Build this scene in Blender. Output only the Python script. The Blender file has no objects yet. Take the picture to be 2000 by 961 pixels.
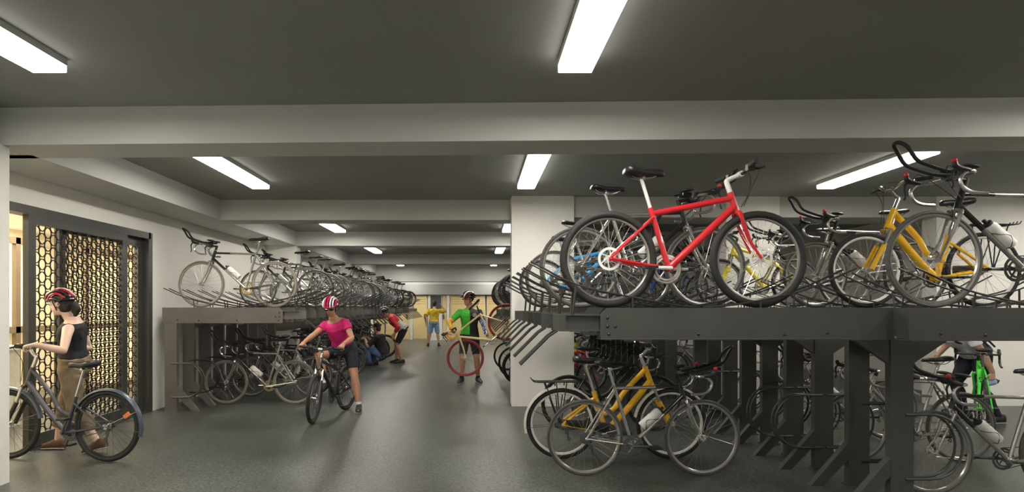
import bpy, bmesh, math, random
from mathutils import Vector, Matrix
V = Vector
random.seed(7)
SC = bpy.context.scene
COL = SC.collection
PI = math.pi
EYE = 1.48
def W(px, py, Y):
    return V(((px - 930) * Y / 1100.0, Y, EYE - (py - 600) * Y / 1100.0))

# ------------------------------------------------------------------ materials
def material(name, col, rough=0.5, metal=0.0, var=0.08, scale=12.0, bump=0.0, bscale=60.0, emit=None, spec=0.5, coat=0.0, alpha=None, trans=0.0):
    m = bpy.data.materials.new(name); m.use_nodes = True
    nt = m.node_tree; b = nt.nodes['Principled BSDF']
    b.inputs['Roughness'].default_value = rough
    b.inputs['Metallic'].default_value = metal
    b.inputs['Specular IOR Level'].default_value = spec
    b.inputs['Coat Weight'].default_value = coat
    tc = nt.nodes.new('ShaderNodeTexCoord')
    nz = nt.nodes.new('ShaderNodeTexNoise'); nz.inputs['Scale'].default_value = scale; nz.inputs['Detail'].default_value = 4
    nt.links.new(tc.outputs['Object'], nz.inputs['Vector'])
    rp = nt.nodes.new('ShaderNodeValToRGB')
    c = V(col[:3])
    a = c * (1 - var); d = c * (1 + var)
    rp.color_ramp.elements[0].color = (a.x, a.y, a.z, 1); rp.color_ramp.elements[0].position = 0.3
    rp.color_ramp.elements[1].color = (min(1, d.x), min(1, d.y), min(1, d.z), 1); rp.color_ramp.elements[1].position = 0.7
    nt.links.new(nz.outputs['Fac'], rp.inputs['Fac'])
    nt.links.new(rp.outputs['Color'], b.inputs['Base Color'])
    if bump > 0:
        n2 = nt.nodes.new('ShaderNodeTexNoise'); n2.inputs['Scale'].default_value = bscale; n2.inputs['Detail'].default_value = 5
        nt.links.new(tc.outputs['Object'], n2.inputs['Vector'])
        bp = nt.nodes.new('ShaderNodeBump'); bp.inputs['Strength'].default_value = bump; bp.inputs['Distance'].default_value = 0.02
        nt.links.new(n2.outputs['Fac'], bp.inputs['Height']); nt.links.new(bp.outputs['Normal'], b.inputs['Normal'])
    if emit:
        b.inputs['Emission Color'].default_value = (emit[0], emit[1], emit[2], 1)
        b.inputs['Emission Strength'].default_value = emit[3]
    if trans:
        b.inputs['Transmission Weight'].default_value = trans
    return m

M = {}
def mk(k, *a, **kw): M[k] = material(k, *a, **kw)
mk('wall_paint', (0.87, 0.85, 0.785), 0.8, var=0.04, scale=1.5, bump=0.05, bscale=90)
mk('beam_paint', (0.58, 0.585, 0.555), 0.8, var=0.04, scale=1.2, bump=0.05, bscale=90)
mk('ceiling_paint', (0.30, 0.305, 0.288), 0.85, var=0.06, scale=0.8, bump=0.06, bscale=70)
mk('housing', (0.55, 0.55, 0.52), 0.4)
mk('diffuser', (0.9, 0.88, 0.82), 0.5, emit=(1.0, 0.955, 0.87, 36.0))
mk('diffuser_side', (0.9, 0.88, 0.82), 0.5, emit=(1.0, 0.955, 0.87, 4.0))
mk('rack_left', (0.135, 0.125, 0.115), 0.42, metal=0.2, var=0.08, scale=5)
mk('rack_right_shaded', (0.07, 0.071, 0.066), 0.42, metal=0.2, var=0.08, scale=5)  # rack grey darkened to stand in for dimmer light on this side
mk('rack_rod', (0.07, 0.07, 0.066), 0.35, metal=0.5)
mk('bolt', (0.05, 0.05, 0.05), 0.35, metal=0.7)
mk('bronze', (0.075, 0.075, 0.07), 0.45, metal=0.3)
mk('bronze_edge', (0.16, 0.12, 0.075), 0.45, metal=0.3)
mk('ring_metal', (0.022, 0.02, 0.017), 0.45, metal=0.4)
mk('lobby_wall', (0.80, 0.71, 0.53), 0.75, var=0.05, scale=1.0)
mk('lobby_white', (0.85, 0.82, 0.72), 0.5)
mk('locker_cream', (0.74, 0.58, 0.27), 0.5, var=0.04, scale=3)
mk('locker_groove', (0.42, 0.32, 0.14), 0.6)
mk('locker_post', (0.75, 0.73, 0.66), 0.5)
mk('dark_panel', (0.06, 0.065, 0.065), 0.3)
mk('tyre', (0.018, 0.018, 0.017), 0.65, var=0.2, scale=60, bump=0.2, bscale=200)
mk('tyre_grey', (0.085, 0.083, 0.076), 0.6, var=0.15, scale=60)
mk('tyre_pale', (0.20, 0.185, 0.155), 0.6, var=0.1, scale=60)
mk('rim_silver', (0.45, 0.44, 0.42), 0.28, metal=0.9, var=0.03)
mk('rim_black', (0.025, 0.025, 0.025), 0.3, metal=0.3)
mk('rim_white', (0.78, 0.77, 0.72), 0.3)
mk('rim_red', (0.28, 0.03, 0.04), 0.4)
mk('spoke', (0.42, 0.41, 0.39), 0.3, metal=0.8)
mk('spoke_bright', (0.75, 0.74, 0.7), 0.25, metal=0.8)
mk('spoke_dark', (0.05, 0.05, 0.05), 0.35, metal=0.6)
mk('alloy', (0.66, 0.66, 0.64), 0.22, metal=0.92, var=0.05)
mk('alloy_dark', (0.17, 0.175, 0.175), 0.3, metal=0.8)
mk('gold', (0.55, 0.42, 0.16), 0.3, metal=0.8)
mk('frame_silver', (0.50, 0.495, 0.465), 0.24, metal=0.8, var=0.05)
mk('frame_black', (0.012, 0.012, 0.012), 0.2, coat=0.6)
mk('frame_red', (0.62, 0.02, 0.03), 0.28, coat=0.5, var=0.04)
mk('frame_yellow', (0.90, 0.50, 0.012), 0.3, coat=0.5, var=0.04)
mk('frame_cyan', (0.02, 0.33, 0.72), 0.3, coat=0.5)
mk('frame_blue', (0.015, 0.12, 0.55), 0.3, coat=0.5)
mk('frame_lemon', (0.85, 0.72, 0.05), 0.3, coat=0.5)
mk('frame_grey', (0.095, 0.095, 0.11), 0.35, metal=0.5)
mk('frame_dark', (0.05, 0.052, 0.052), 0.35, metal=0.4)
mk('frame_green', (0.08, 0.75, 0.05), 0.3, coat=0.4)
mk('frame_cream', (0.75, 0.62, 0.30), 0.3, coat=0.4)
mk('frame_orange', (0.80, 0.16, 0.03), 0.3, coat=0.4)
mk('white_paint', (0.78, 0.77, 0.73), 0.35, coat=0.2)
mk('plastic_black', (0.015, 0.015, 0.015), 0.45)
mk('rubber', (0.02, 0.02, 0.02), 0.7)
mk('saddle_black', (0.012, 0.012, 0.012), 0.38, bump=0.05, bscale=200)
mk('bottle_white', (0.78, 0.77, 0.72), 0.35)
mk('bottle_blue', (0.28, 0.45, 0.7), 0.3)
mk('red_plastic', (0.75, 0.02, 0.03), 0.3)
mk('orange_reflector', (0.9, 0.22, 0.04), 0.25)
mk('fender_grey', (0.10, 0.12, 0.15), 0.3, metal=0.2)
mk('fender_white', (0.66, 0.65, 0.6), 0.35)
mk('skin', (0.62, 0.36, 0.25), 0.5, var=0.06, scale=9)
mk('skin_pale', (0.72, 0.50, 0.38), 0.5, var=0.05, scale=9)
mk('skin_tan', (0.50, 0.26, 0.155), 0.5, var=0.06, scale=9)
mk('lips', (0.45, 0.14, 0.12), 0.45)
mk('eye_white', (0.8, 0.8, 0.78), 0.25)
mk('iris', (0.03, 0.018, 0.01), 0.2)
mk('hair_black', (0.012, 0.009, 0.008), 0.5, bump=0.4, bscale=150)
mk('hair_brown', (0.045, 0.025, 0.015), 0.5, bump=0.4, bscale=150)
mk('cloth_black', (0.014, 0.014, 0.016), 0.8, var=0.2, bump=0.25, bscale=22)
mk('cloth_pink', (0.62, 0.01, 0.16), 0.75, var=0.12, bump=0.3, bscale=18)
mk('cloth_khaki', (0.20, 0.148, 0.09), 0.85, var=0.22, scale=7, bump=0.45, bscale=16)
mk('cloth_navy', (0.014, 0.016, 0.028), 0.75, var=0.2, bump=0.2, bscale=20)
mk('cloth_denim', (0.10, 0.145, 0.30), 0.85, var=0.2, bump=0.3, bscale=24)
mk('cloth_lightdenim', (0.27, 0.42, 0.60), 0.85, var=0.15, bump=0.3, bscale=24)
mk('cloth_red', (0.58, 0.02, 0.03), 0.7, var=0.12, bump=0.25, bscale=18)
mk('cloth_greywhite', (0.48, 0.46, 0.43), 0.75, var=0.1, bump=0.25, bscale=18)
mk('cloth_mustard', (0.62, 0.42, 0.02), 0.8, var=0.15, bump=0.35, bscale=16)
mk('cloth_green', (0.06, 0.48, 0.03), 0.65, var=0.12, bump=0.25, bscale=16)
mk('cloth_white', (0.70, 0.67, 0.72), 0.75, var=0.08, bump=0.25, bscale=18)
mk('cloth_amber', (0.72, 0.36, 0.02), 0.7, var=0.15, bump=0.2, bscale=20)
mk('sock_white', (0.75, 0.74, 0.7), 0.85)
mk('shoe_brown', (0.10, 0.05, 0.03), 0.6, var=0.2)
mk('shoe_dark', (0.02, 0.018, 0.018), 0.6)
mk('sole', (0.35, 0.33, 0.3), 0.7)
mk('glass_dark', (0.01, 0.01, 0.012), 0.08)
mk('glass_orange', (0.75, 0.12, 0.03), 0.1)
mk('helmet_red', (0.55, 0.02, 0.04), 0.25, coat=0.5)
mk('helmet_pink', (0.60, 0.015, 0.12), 0.25, coat=0.5)
mk('helmet_white', (0.78, 0.80, 0.84), 0.25, coat=0.5)
mk('helmet_black', (0.02, 0.015, 0.015), 0.25, coat=0.5)
mk('helmet_maroon', (0.16, 0.01, 0.015), 0.25, coat=0.5)
mk('backpack_green', (0.06, 0.33, 0.03), 0.7, bump=0.2, bscale=30)
mk('tile_dark', (0.05, 0.045, 0.04), 0.6)

def floor_material():
    m = bpy.data.materials.new('floor_asphalt'); m.use_nodes = True
    nt = m.node_tree; b = nt.nodes['Principled BSDF']
    tc = nt.nodes.new('ShaderNodeTexCoord')
    fine = nt.nodes.new('ShaderNodeTexNoise'); fine.inputs['Scale'].default_value = 58; fine.inputs['Detail'].default_value = 4; fine.inputs['Roughness'].default_value = 0.75
    mp = nt.nodes.new('ShaderNodeMapping'); mp.inputs['Scale'].default_value = (0.7, 1.1, 1)
    big = nt.nodes.new('ShaderNodeTexNoise'); big.inputs['Scale'].default_value = 0.9; big.inputs['Detail'].default_value = 5
    nt.links.new(tc.outputs['Object'], mp.inputs['Vector'])
    nt.links.new(mp.outputs['Vector'], fine.inputs['Vector'])
    nt.links.new(tc.outputs['Object'], big.inputs['Vector'])
    r1 = nt.nodes.new('ShaderNodeValToRGB')
    r1.color_ramp.elements[0].position = 0.40; r1.color_ramp.elements[0].color = (0.022, 0.0245, 0.023, 1)
    r1.color_ramp.elements[1].position = 0.64; r1.color_ramp.elements[1].color = (0.155, 0.166, 0.155, 1)
    nt.links.new(fine.outputs['Fac'], r1.inputs['Fac'])
    r2 = nt.nodes.new('ShaderNodeValToRGB')
    r2.color_ramp.elements[0].position = 0.3; r2.color_ramp.elements[0].color = (0.6, 0.6, 0.6, 1)
    r2.color_ramp.elements[1].position = 0.7; r2.color_ramp.elements[1].color = (1.25, 1.25, 1.22, 1)
    nt.links.new(big.outputs['Fac'], r2.inputs['Fac'])
    mx = nt.nodes.new('ShaderNodeMix'); mx.data_type = 'RGBA'; mx.blend_type = 'MULTIPLY'; mx.inputs['Factor'].default_value = 1
    nt.links.new(r1.outputs['Color'], mx.inputs['A']); nt.links.new(r2.outputs['Color'], mx.inputs['B'])
    nt.links.new(mx.outputs['Result'], b.inputs['Base Color'])
    mr = nt.nodes.new('ShaderNodeMapRange'); mr.inputs['To Min'].default_value = 0.24; mr.inputs['To Max'].default_value = 0.42
    nt.links.new(big.outputs['Fac'], mr.inputs['Value']); nt.links.new(mr.outputs['Result'], b.inputs['Roughness'])
    bp = nt.nodes.new('ShaderNodeBump'); bp.inputs['Strength'].default_value = 0.3; bp.inputs['Distance'].default_value = 0.008
    nt.links.new(fine.outputs['Fac'], bp.inputs['Height']); nt.links.new(bp.outputs['Normal'], b.inputs['Normal'])
    return m
M['floor'] = floor_material()

def dots_material():
    m = bpy.data.materials.new('cloth_blue_dots'); m.use_nodes = True
    nt = m.node_tree; b = nt.nodes['Principled BSDF']; b.inputs['Roughness'].default_value = 0.7
    tc = nt.nodes.new('ShaderNodeTexCoord')
    vo = nt.nodes.new('ShaderNodeTexVoronoi'); vo.inputs['Scale'].default_value = 26
    nt.links.new(tc.outputs['Object'], vo.inputs['Vector'])
    r = nt.nodes.new('ShaderNodeValToRGB'); r.color_ramp.interpolation = 'CONSTANT'
    r.color_ramp.elements[0].color = (0.8, 0.82, 0.9, 1); r.color_ramp.elements[1].position = 0.3; r.color_ramp.elements[1].color = (0.03, 0.06, 0.4, 1)
    nt.links.new(vo.outputs['Distance'], r.inputs['Fac']); nt.links.new(r.outputs['Color'], b.inputs['Base Color'])
    return m
M['cloth_dots'] = dots_material()

# ------------------------------------------------------------------ mesh building
def perp(t):
    a = V((0, 0, 1)) if abs(t.z) < 0.9 else V((0, 1, 0))
    u = t.cross(a).normalized()
    return u, t.cross(u).normalized()
def spline(pts, k=4, closed=False):
    P = [V(p) for p in pts]; n = len(P); out = []
    rng = range(n if closed else n - 1)
    for i in rng:
        p1 = P[i]; p2 = P[(i + 1) % n]
        p0 = P[i - 1] if (i > 0 or closed) else p1 * 2 - p2
        p3 = P[(i + 2) % n] if (i + 2 < n or closed) else p2 * 2 - p1
        for j in range(k):
            t = j / k
            out.append(0.5 * ((2 * p1) + (p2 - p0) * t + (2 * p0 - 5 * p1 + 4 * p2 - p3) * t * t + (3 * p1 - p0 - 3 * p2 + p3) * t ** 3))
    if not closed: out.append(P[-1])
    return out
class MB:
    def __init__(s): s.v = []; s.f = []; s.m = []; s.cur = 0
    def face(s, idx): s.f.append(idx); s.m.append(s.cur)
    def ring_faces(s, r0, r1):
        n = len(r0)
        for i in range(n): s.face((r0[i], r0[(i + 1) % n], r1[(i + 1) % n], r1[i]))
    def add_ring(s, pts):
        b = len(s.v); s.v.extend([V(p) for p in pts]); return list(range(b, b + len(pts)))
    def tube(s, pts, r, n=8, closed=False, flat=1.0):
        P = [V(p) for p in pts]; N = len(P)
        R = r if isinstance(r, (list, tuple)) else [r] * N
        prev = None; first = None; u = None
        for i in range(N):
            if closed: t = (P[(i + 1) % N] - P[i - 1])
            else: t = P[min(i + 1, N - 1)] - P[max(i - 1, 0)]
            if t.length < 1e-9: t = V((0, 0, 1))
            t.normalize()
            if u is None: u, w = perp(t)
            else:
                u = (u - t * u.dot(t))
                if u.length < 1e-6: u, w = perp(t)
                u.normalize(); w = t.cross(u)
            ring = s.add_ring([P[i] + (u * math.cos(2 * PI * k / n) * flat + w * math.sin(2 * PI * k / n)) * R[i] for k in range(n)])
            if prev: s.ring_faces(prev, ring)
            else: first = ring
            prev = ring
        if closed: s.ring_faces(prev, first)
        else:
            s.face(tuple(reversed(first))); s.face(tuple(prev))
        return s
    def cyl(s, a, b, r, n=12): return s.tube([a, b], r, n)
    def box(s, lo, hi, mat=None):
        lo = V(lo); hi = V(hi)
        c = [V((x, y, z)) for z in (lo.z, hi.z) for y in (lo.y, hi.y) for x in (lo.x, hi.x)]
        if mat is not None: c = [mat @ p for p in c]
        b = len(s.v); s.v.extend(c)
        for q in ((0, 2, 3, 1), (4, 5, 7, 6), (0, 1, 5, 4), (2, 6, 7, 3), (0, 4, 6, 2), (1, 3, 7, 5)): s.face(tuple(b + k for k in q))
        return s
    def prism(s, poly, axis, h0, h1):
        # poly in the two other axes; axis 'y' -> (x,z), 'x' -> (y,z), 'z' -> (x,y)
        def P(p, h):
            return V((p[0], h, p[1])) if axis == 'y' else V((h, p[0], p[1])) if axis == 'x' else V((p[0], p[1], h))
        a = s.add_ring([P(p, h0) for p in poly]); b = s.add_ring([P(p, h1) for p in poly])
        s.ring_faces(a, b); s.face(tuple(reversed(a))); s.face(tuple(b)); return s
    def lathe(s, prof, segs=32, center=(0, 0, 0), axis='y', closed=True):
        c = V(center); rings = []
        for k in range(segs):
            a = 2 * PI * k / segs; ca, sa = math.cos(a), math.sin(a)
            pts = []
            for (r, h) in prof:
                p = V((r * ca, h, r * sa)) if axis == 'y' else V((h, r * ca, r * sa)) if axis == 'x' else V((r * ca, r * sa, h))
                pts.append(c + p)
            rings.append(s.add_ring(pts))
        np_ = len(prof)
        for k in range(segs):
            A = rings[k]; B = rings[(k + 1) % segs]
            for i in range(np_ if closed else np_ - 1):
                j = (i + 1) % np_
                s.face((A[i], A[j], B[j], B[i]))
        if not closed:
            s.face(tuple(rings[k][0] for k in range(segs))); s.face(tuple(rings[k][-1] for k in range(segs)))
        return s
    def rings(s, secs, n=16, sup=2.0):
        prev = None
        for (c, ux, uy) in secs:
            pts = []
            for k in range(n):
                a = 2 * PI * k / n; ca, sa = math.cos(a), math.sin(a)
                e = 2.0 / sup
                pts.append(V(c) + V(ux) * (abs(ca) ** e * (1 if ca >= 0 else -1)) + V(uy) * (abs(sa) ** e * (1 if sa >= 0 else -1)))
            r = s.add_ring(pts)
            if prev: s.ring_faces(prev, r)
            else: s.face(tuple(reversed(r)))
            prev = r
        s.face(tuple(prev)); return s
    def ell(s, c, ax, ay, az, nu=14, nv=9):
        c = V(c); ax = V(ax); ay = V(ay); az = V(az)
        top = None; secs = []
        for i in range(nv + 1):
            th = -PI / 2 + PI * i / nv
            q = max(0.02, math.cos(th))
            secs.append((c + az * math.sin(th), ax * q, ay * q))
        return s.rings(secs, nu)
    def sph(s, c, r, nu=10, nv=7): return s.ell(c, (r, 0, 0), (0, r, 0), (0, 0, r), nu, nv)
    def mesh(s, name, mats, origin=None, sharp=40, fm=None):
        me = bpy.data.meshes.new(name)
        o = V(origin) if origin is not None else V((0, 0, 0))
        me.from_pydata([tuple(p - o) for p in s.v], [], s.f)
        for m in (mats if isinstance(mats, (list, tuple)) else [mats]): me.materials.append(M[m] if isinstance(m, str) else m)
        me.polygons.foreach_set('material_index', s.m)
        bm = bmesh.new(); bm.from_mesh(me); bmesh.ops.recalc_face_normals(bm, faces=bm.faces[:]); bm.to_mesh(me); bm.free()
        me.polygons.foreach_set('use_smooth', [True] * len(me.polygons))
        me.set_sharp_from_angle(angle=math.radians(sharp))
        return me
    def build(s, name, mats, parent=None, origin=None, sharp=40):
        o = bpy.data.objects.new(name, s.mesh(name, mats, origin, sharp)); COL.objects.link(o)
        if parent is not None: o.parent = parent
        return o
def tag(o, label=None, cat=None, group=None, kind=None):
    if label: o['label'] = label
    if cat: o['category'] = cat
    if group: o['group'] = group
    if kind: o['kind'] = kind
    return o
def empty(name, loc=(0, 0, 0), rz=0.0):
    o = bpy.data.objects.new(name, None); COL.objects.link(o); o.location = loc; o.rotation_euler = (0, 0, rz); o.empty_display_size = 0.1
    return o
def struct(o): o['kind'] = 'structure'; return o
def copy_tree(o, parent=None):
    c = o.copy(); COL.objects.link(c); c.parent = parent
    for ch in list(o.children): copy_tree(ch, c)
    return c
def remove_tree(o):
    for ch in list(o.children): remove_tree(ch)
    bpy.data.objects.remove(o)
def top_box(name, lo, hi, mats, sharp=30):
    lo = V(lo); hi = V(hi)
    base = V(((lo.x + hi.x) / 2, (lo.y + hi.y) / 2, lo.z))
    o = MB().box(lo, hi).build(name, mats, None, base, sharp); o.location = base
    return o
# ------------------------------------------------------------------ the room
XL = -4.62          # left wall face
ZC = 3.14           # ceiling
ZB = 2.83           # underside of beams
YB = 25.6           # far wall
YF = -4.0
XR = 11.5
struct(top_box('floor', (-9, YF, -0.1), (XR, YB + 0.3, 0), 'floor'))
struct(top_box('ceiling', (-9, YF, ZC), (XR, YB + 0.3, ZC + 0.15), 'ceiling_paint'))
struct(top_box('wall_back', (-9, YB, 0), (XR, YB + 0.2, ZC), 'beam_paint'))
struct(top_box('wall_front', (-9, YF - 0.2, 0), (XR, YF, ZC), 'wall_paint'))
struct(top_box('wall_right', (XR, YF, 0), (XR + 0.2, YB + 0.3, ZC), 'wall_paint'))
# left wall with the wide door opening (Y 4.95 .. 7.98, up to z 2.5)
mb = MB()
mb.box((XL - 0.2, YF, 0), (XL, 4.95, ZC)); mb.box((XL - 0.2, 4.95, 2.5), (XL, 7.98, ZC)); mb.box((XL - 0.2, 7.98, 0), (XL, YB, ZC))
wl = mb.build('wall_left', 'wall_paint'); struct(wl)
# cross beams and the beam along the left wall
beams = [(4.58, 0.42), (8.72, 0.42), (12.38, 0.42), (17.6, 0.42)]
tn = 0
def trim(lo, hi, mat):
    global tn
    tn += 1
    return struct(top_box('trim_%d' % tn, lo, hi, mat))
for i, (y, d) in enumerate(beams):
    t = trim((XL, y, ZB), (XR, y + d, ZC), 'beam_paint')
    if i == 0:
        t.rotation_euler = (0, 0, math.radians(-1.6)); t.location.y -= 0.10
trim((XL, 22.3, 2.5), (XR, 22.9, ZC), 'beam_paint')
ys = [YF] + [b[0] for b in beams] + [22.3]
for i in range(len(ys) - 1):
    a = ys[i] + (0.42 if i else 0); b = ys[i + 1]
    trim((XL, a, ZB), (-3.95, b, ZC), 'beam_paint')
# piers on the left
trim((XL, 4.30, 0), (-3.945, 4.76, ZB), 'wall_paint')
trim((XL, 12.36, 0), (-3.95, 12.66, ZB), 'wall_paint')
trim((XL, 17.58, 0), (-3.95, 17.9, ZB), 'wall_paint')
# piers on the right, under the second cross beam
trim((0.53, 8.40, 0), (1.46, 8.72, ZC), 'wall_paint')
trim((3.75, 8.44, 0), (4.55, 8.72, ZC), 'wall_paint')
trim((6.9, 8.44, 0), (XR, 8.72, ZC), 'wall_paint')
trim((1.46, 8.46, ZB), (6.9, 8.72, ZC), 'beam_paint')
trim((5.2, 12.4, 0), (6.6, 12.7, ZB), 'wall_paint')
trim((7.9, 9.0, 0), (8.1, YB, ZC), 'wall_paint')

# ceiling lights
lp = None
names_x = {-2.85: 'left', 0.66: 'middle', 4.62: 'right', 8.2: 'far right'}
rows = [(-1.9, 'behind the viewer'), (2.05, 'nearest bay'), (5.74, 'second bay'), (10.1, 'third bay'), (14.65, 'fourth bay'), (19.7, 'fifth bay'), (23.2, 'unseen, added to light lockers')]  # last row is added behind the far beam to brighten the lockers
def make_light():
    r = empty('ceiling_light')
    MB().box((-0.115, 0, 0.0), (0.115, 1.72, 0.045)).build('housing', 'housing', r)
    db = MB(); db.cur = 1; db.box((-0.112, 0.004, -0.045), (0.112, 1.716, 0.0)); db.cur = 0; db.box((-0.108, 0.008, -0.047), (0.108, 1.712, -0.0452)); db.build('diffuser', ['diffuser', 'diffuser_side'], r)
    return r
first = True
lp = make_light()
for y, rn in rows:
    for x, cn in names_x.items():
        if y > 13 and x > 5: continue
        if y > 9 and x == 4.62: continue
        if y < 0 and x > 5: continue
        o = lp if first else copy_tree(lp)
        first = False
        o.location = (x, y, ZC - 0.046)
        where = {'left': 'in the left row', 'middle': 'in the middle row', 'right': 'over the right rack', 'far right': 'at the far right'}[cn]
        tag(o, 'glowing rectangular batten light %s of the ceiling, %s' % (where, rn), 'light', 'ceiling batten lights')

# ---------------- sliding ring-mesh doors
def ring_panel(name, x, y0, y1, z0, z1, stile, label):
    r = empty(name, (x, (y0 + y1) / 2, 0)); struct(r); r['label'] = label
    w = stile
    mb = MB()
    def b(ya, za, yb, zb): mb.box((-0.03, ya - r.location.y, za), (0.03, yb - r.location.y, zb))
    b(y0, z0, y0 + w, z1); b(y1 - w, z0, y1, z1); b(y0 + w, z1 - 0.13, y1 - w, z1); b(y0 + w, z0, y1 - w, z0 + 0.13)
    mb.build('door_frame', 'bronze', r)
    rm = MB(); d = 0.134
    nrow = int((z1 - z0 - 0.26) / 0.13) ; ncol = max(1, int((y1 - y0 - 2 * w) / 0.080))
    sy = (y1 - y0 - 2 * w) / ncol; sz = (z1 - z0 - 0.26) / nrow
    for i in range(ncol):
        for j in range(nrow + (i % 2)):
            cy = y0 + w + (i + 0.5) * sy - r.location.y; cz = z0 + 0.13 + (j + (0.5 if i % 2 == 0 else 0.0)) * sz
            pts = [(0, cy + 0.0475 * math.cos(2 * PI * k / 14), cz + 0.058 * math.sin(2 * PI * k / 14)) for k in range(14)]
            rm.tube(pts, 0.0066, 5, closed=True)
    rm.build('ring_mesh', 'ring_metal', r)
    return r
ring_panel('door_1', XL - 0.02, 5.80, 7.45, 0.02, 2.48, 0.10, 'dark sliding door panel filled with touching metal rings')
ring_panel('door_2', XL - 0.11, 6.35, 7.93, 0.02, 2.46, 0.10, 'second ring mesh sliding panel behind the first')
trim((XL - 0.16, 4.95, 2.44), (XL + 0.012, 7.98, 2.53), 'bronze')
trim((XL - 0.16, 7.93, 0), (XL + 0.012, 8.02, 2.53), 'bronze')
trim((XL - 0.16, 4.95, 0.0), (XL + 0.005, 7.98, 0.012), 'bronze')
# ---------------- lobby behind the door
struct(top_box('wall_lobby', (-8.0, 3.0, 0), (-7.85, 12.0, 2.83), 'lobby_wall'))
trim((-7.85, 11.0, 0), (XL - 0.2, 11.15, 2.83), 'lobby_wall')
trim((-7.85, 3.0, 0), (XL - 0.2, 3.15, 2.83), 'lobby_wall')
trim((-7.85, 3.15, 2.8), (XL - 0.2, 11.0, 2.9), 'lobby_white')
# glazed screen in the lobby
g = empty('window_1', (-6.4, 8.0, 0)); struct(g); g['label'] = 'dark framed glazed screen inside the bright lobby'
mb = MB()
for z in (0.05, 1.12, 2.36): mb.box((-0.03, -1.6, z), (0.03, 2.6, z + 0.09))
for y in (-1.6, -0.2, 1.2, 2.52): mb.box((-0.03, y, 0), (0.03, y + 0.08, 2.45))
mb.build('window_frame', 'bronze_edge', g)
al = bpy.data.lights.new('lobby_lamp', 'AREA'); al.shape = 'RECTANGLE'; al.size = 2.2; al.size_y = 5.0; al.energy = 270; al.color = (1.0, 0.89, 0.68)
lo = bpy.data.objects.new('lobby_lamp', al); COL.objects.link(lo); lo.location = (-6.4, 7.2, 2.75)
# lobby desk and a white wall cabinet
r = empty('reception_counter', (-6.0, 6.55, 0)); tag(r, 'white reception counter seen through the open doorway', 'counter')
MB().box((-0.3, -0.55, 0), (0.25, 0.55, 0.95)).build('counter_body', 'lobby_white', r)
MB().box((-0.36, -0.6, 0.95), (0.30, 0.6, 1.0)).build('counter_top', 'lobby_white', r)
r = empty('wall_cabinet', (-7.84, 9.2, 1.15)); tag(r, 'pale wall cabinet hung on the lobby wall beyond the doorway', 'cabinet')
MB().box((0, -0.5, 0), (0.25, 0.5, 0.85)).build('cabinet_body', 'lobby_white', r)
MB().box((0.25, -0.48, 0.02), (0.27, -0.01, 0.83)).build('cabinet_door', 'lobby_white', r)
MB().box((0.25, 0.01, 0.02), (0.27, 0.48, 0.83)).build('cabinet_door', 'lobby_white', r)

# ---------------- lockers and door at the far end
s = 43.2
def LX(px): return (px - 930) / s
zl = 2.02
def locker(x0, x1, label):
    c = (x0 + x1) / 2
    r = empty('locker', (c, YB - 0.001, 0)); tag(r, label, 'locker', 'cream lockers along the far wall')
    MB().box((x0 - c, -0.30, 0.0), (x1 - c, 0, zl)).build('locker_body', 'locker_post', r)
    d = MB(); d.box((x0 - c + 0.02, -0.325, 0.06), (x1 - c - 0.02, -0.301, zl - 0.03)); d.cur = 1
    for z in (1.62, 1.72, 1.82): d.box((x0 - c + 0.06, -0.331, z), (x1 - c - 0.06, -0.3255, z + 0.022))
    dd = d.build('locker_door', ['locker_cream', 'locker_groove'], r)
    MB().box((x1 - c - 0.16, -0.36, 0.95), (x1 - c - 0.10, -0.332, 1.15)).build('handle', 'dark_panel', dd)
edges = [(-9.5 + 0, -8.2), (-8.15, -6.85), (-6.8, -5.5)]
xs = [600, 651, 702, 753, 802]
ords = ['first', 'second', 'third', 'fourth', 'fifth', 'sixth', 'seventh', 'eighth', 'ninth', 'tenth', 'eleventh', 'twelfth', 'thirteenth', 'fourteenth', 'fifteenth', 'sixteenth', 'seventeenth', 'eighteenth']
lk = [(732.5, 752), (754, 802), (807, 836), (864.5, 873), (878, 912), (914, 948), (950, 984), (986, 1020)]
lab = ['cream locker furthest left, behind the left rack', 'wide cream locker just left of the white post by the bike rack end', 'cream locker left of the grey windowed door', 'narrow cream locker right of the grey windowed door',
       'cream locker behind the helmeted cyclist in green, near his shoulder', 'cream locker behind the carried bike frame', 'cream locker near the right rack end', 'cream locker furthest right, mostly behind the right pier']
for (a, b), l in zip(lk, lab): locker(LX(a) + 0.01, LX(b) - 0.01, l)
for a, b in ((802, 807), (873, 878)):
    trim((LX(a), YB - 0.38, 0), (LX(b), YB, zl + 0.03), 'locker_post')
dr = empty('door_3', (LX(851), YB - 0.001, 0)); struct(dr); dr['label'] = 'pale door with a dark grey window at the far wall'
MB().box((-0.33, -0.33, 0), (0.31, -0.0, zl)).build('door_leaf', 'locker_post', dr)
MB().box((-0.22, -0.36, 1.38), (0.26, -0.331, 1.98)).build('door_window', 'dark_panel', dr)
trim((-4.6, YB - 0.45, zl + 0.02), (2.6, YB, 2.5), 'ceiling_paint')
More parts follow.
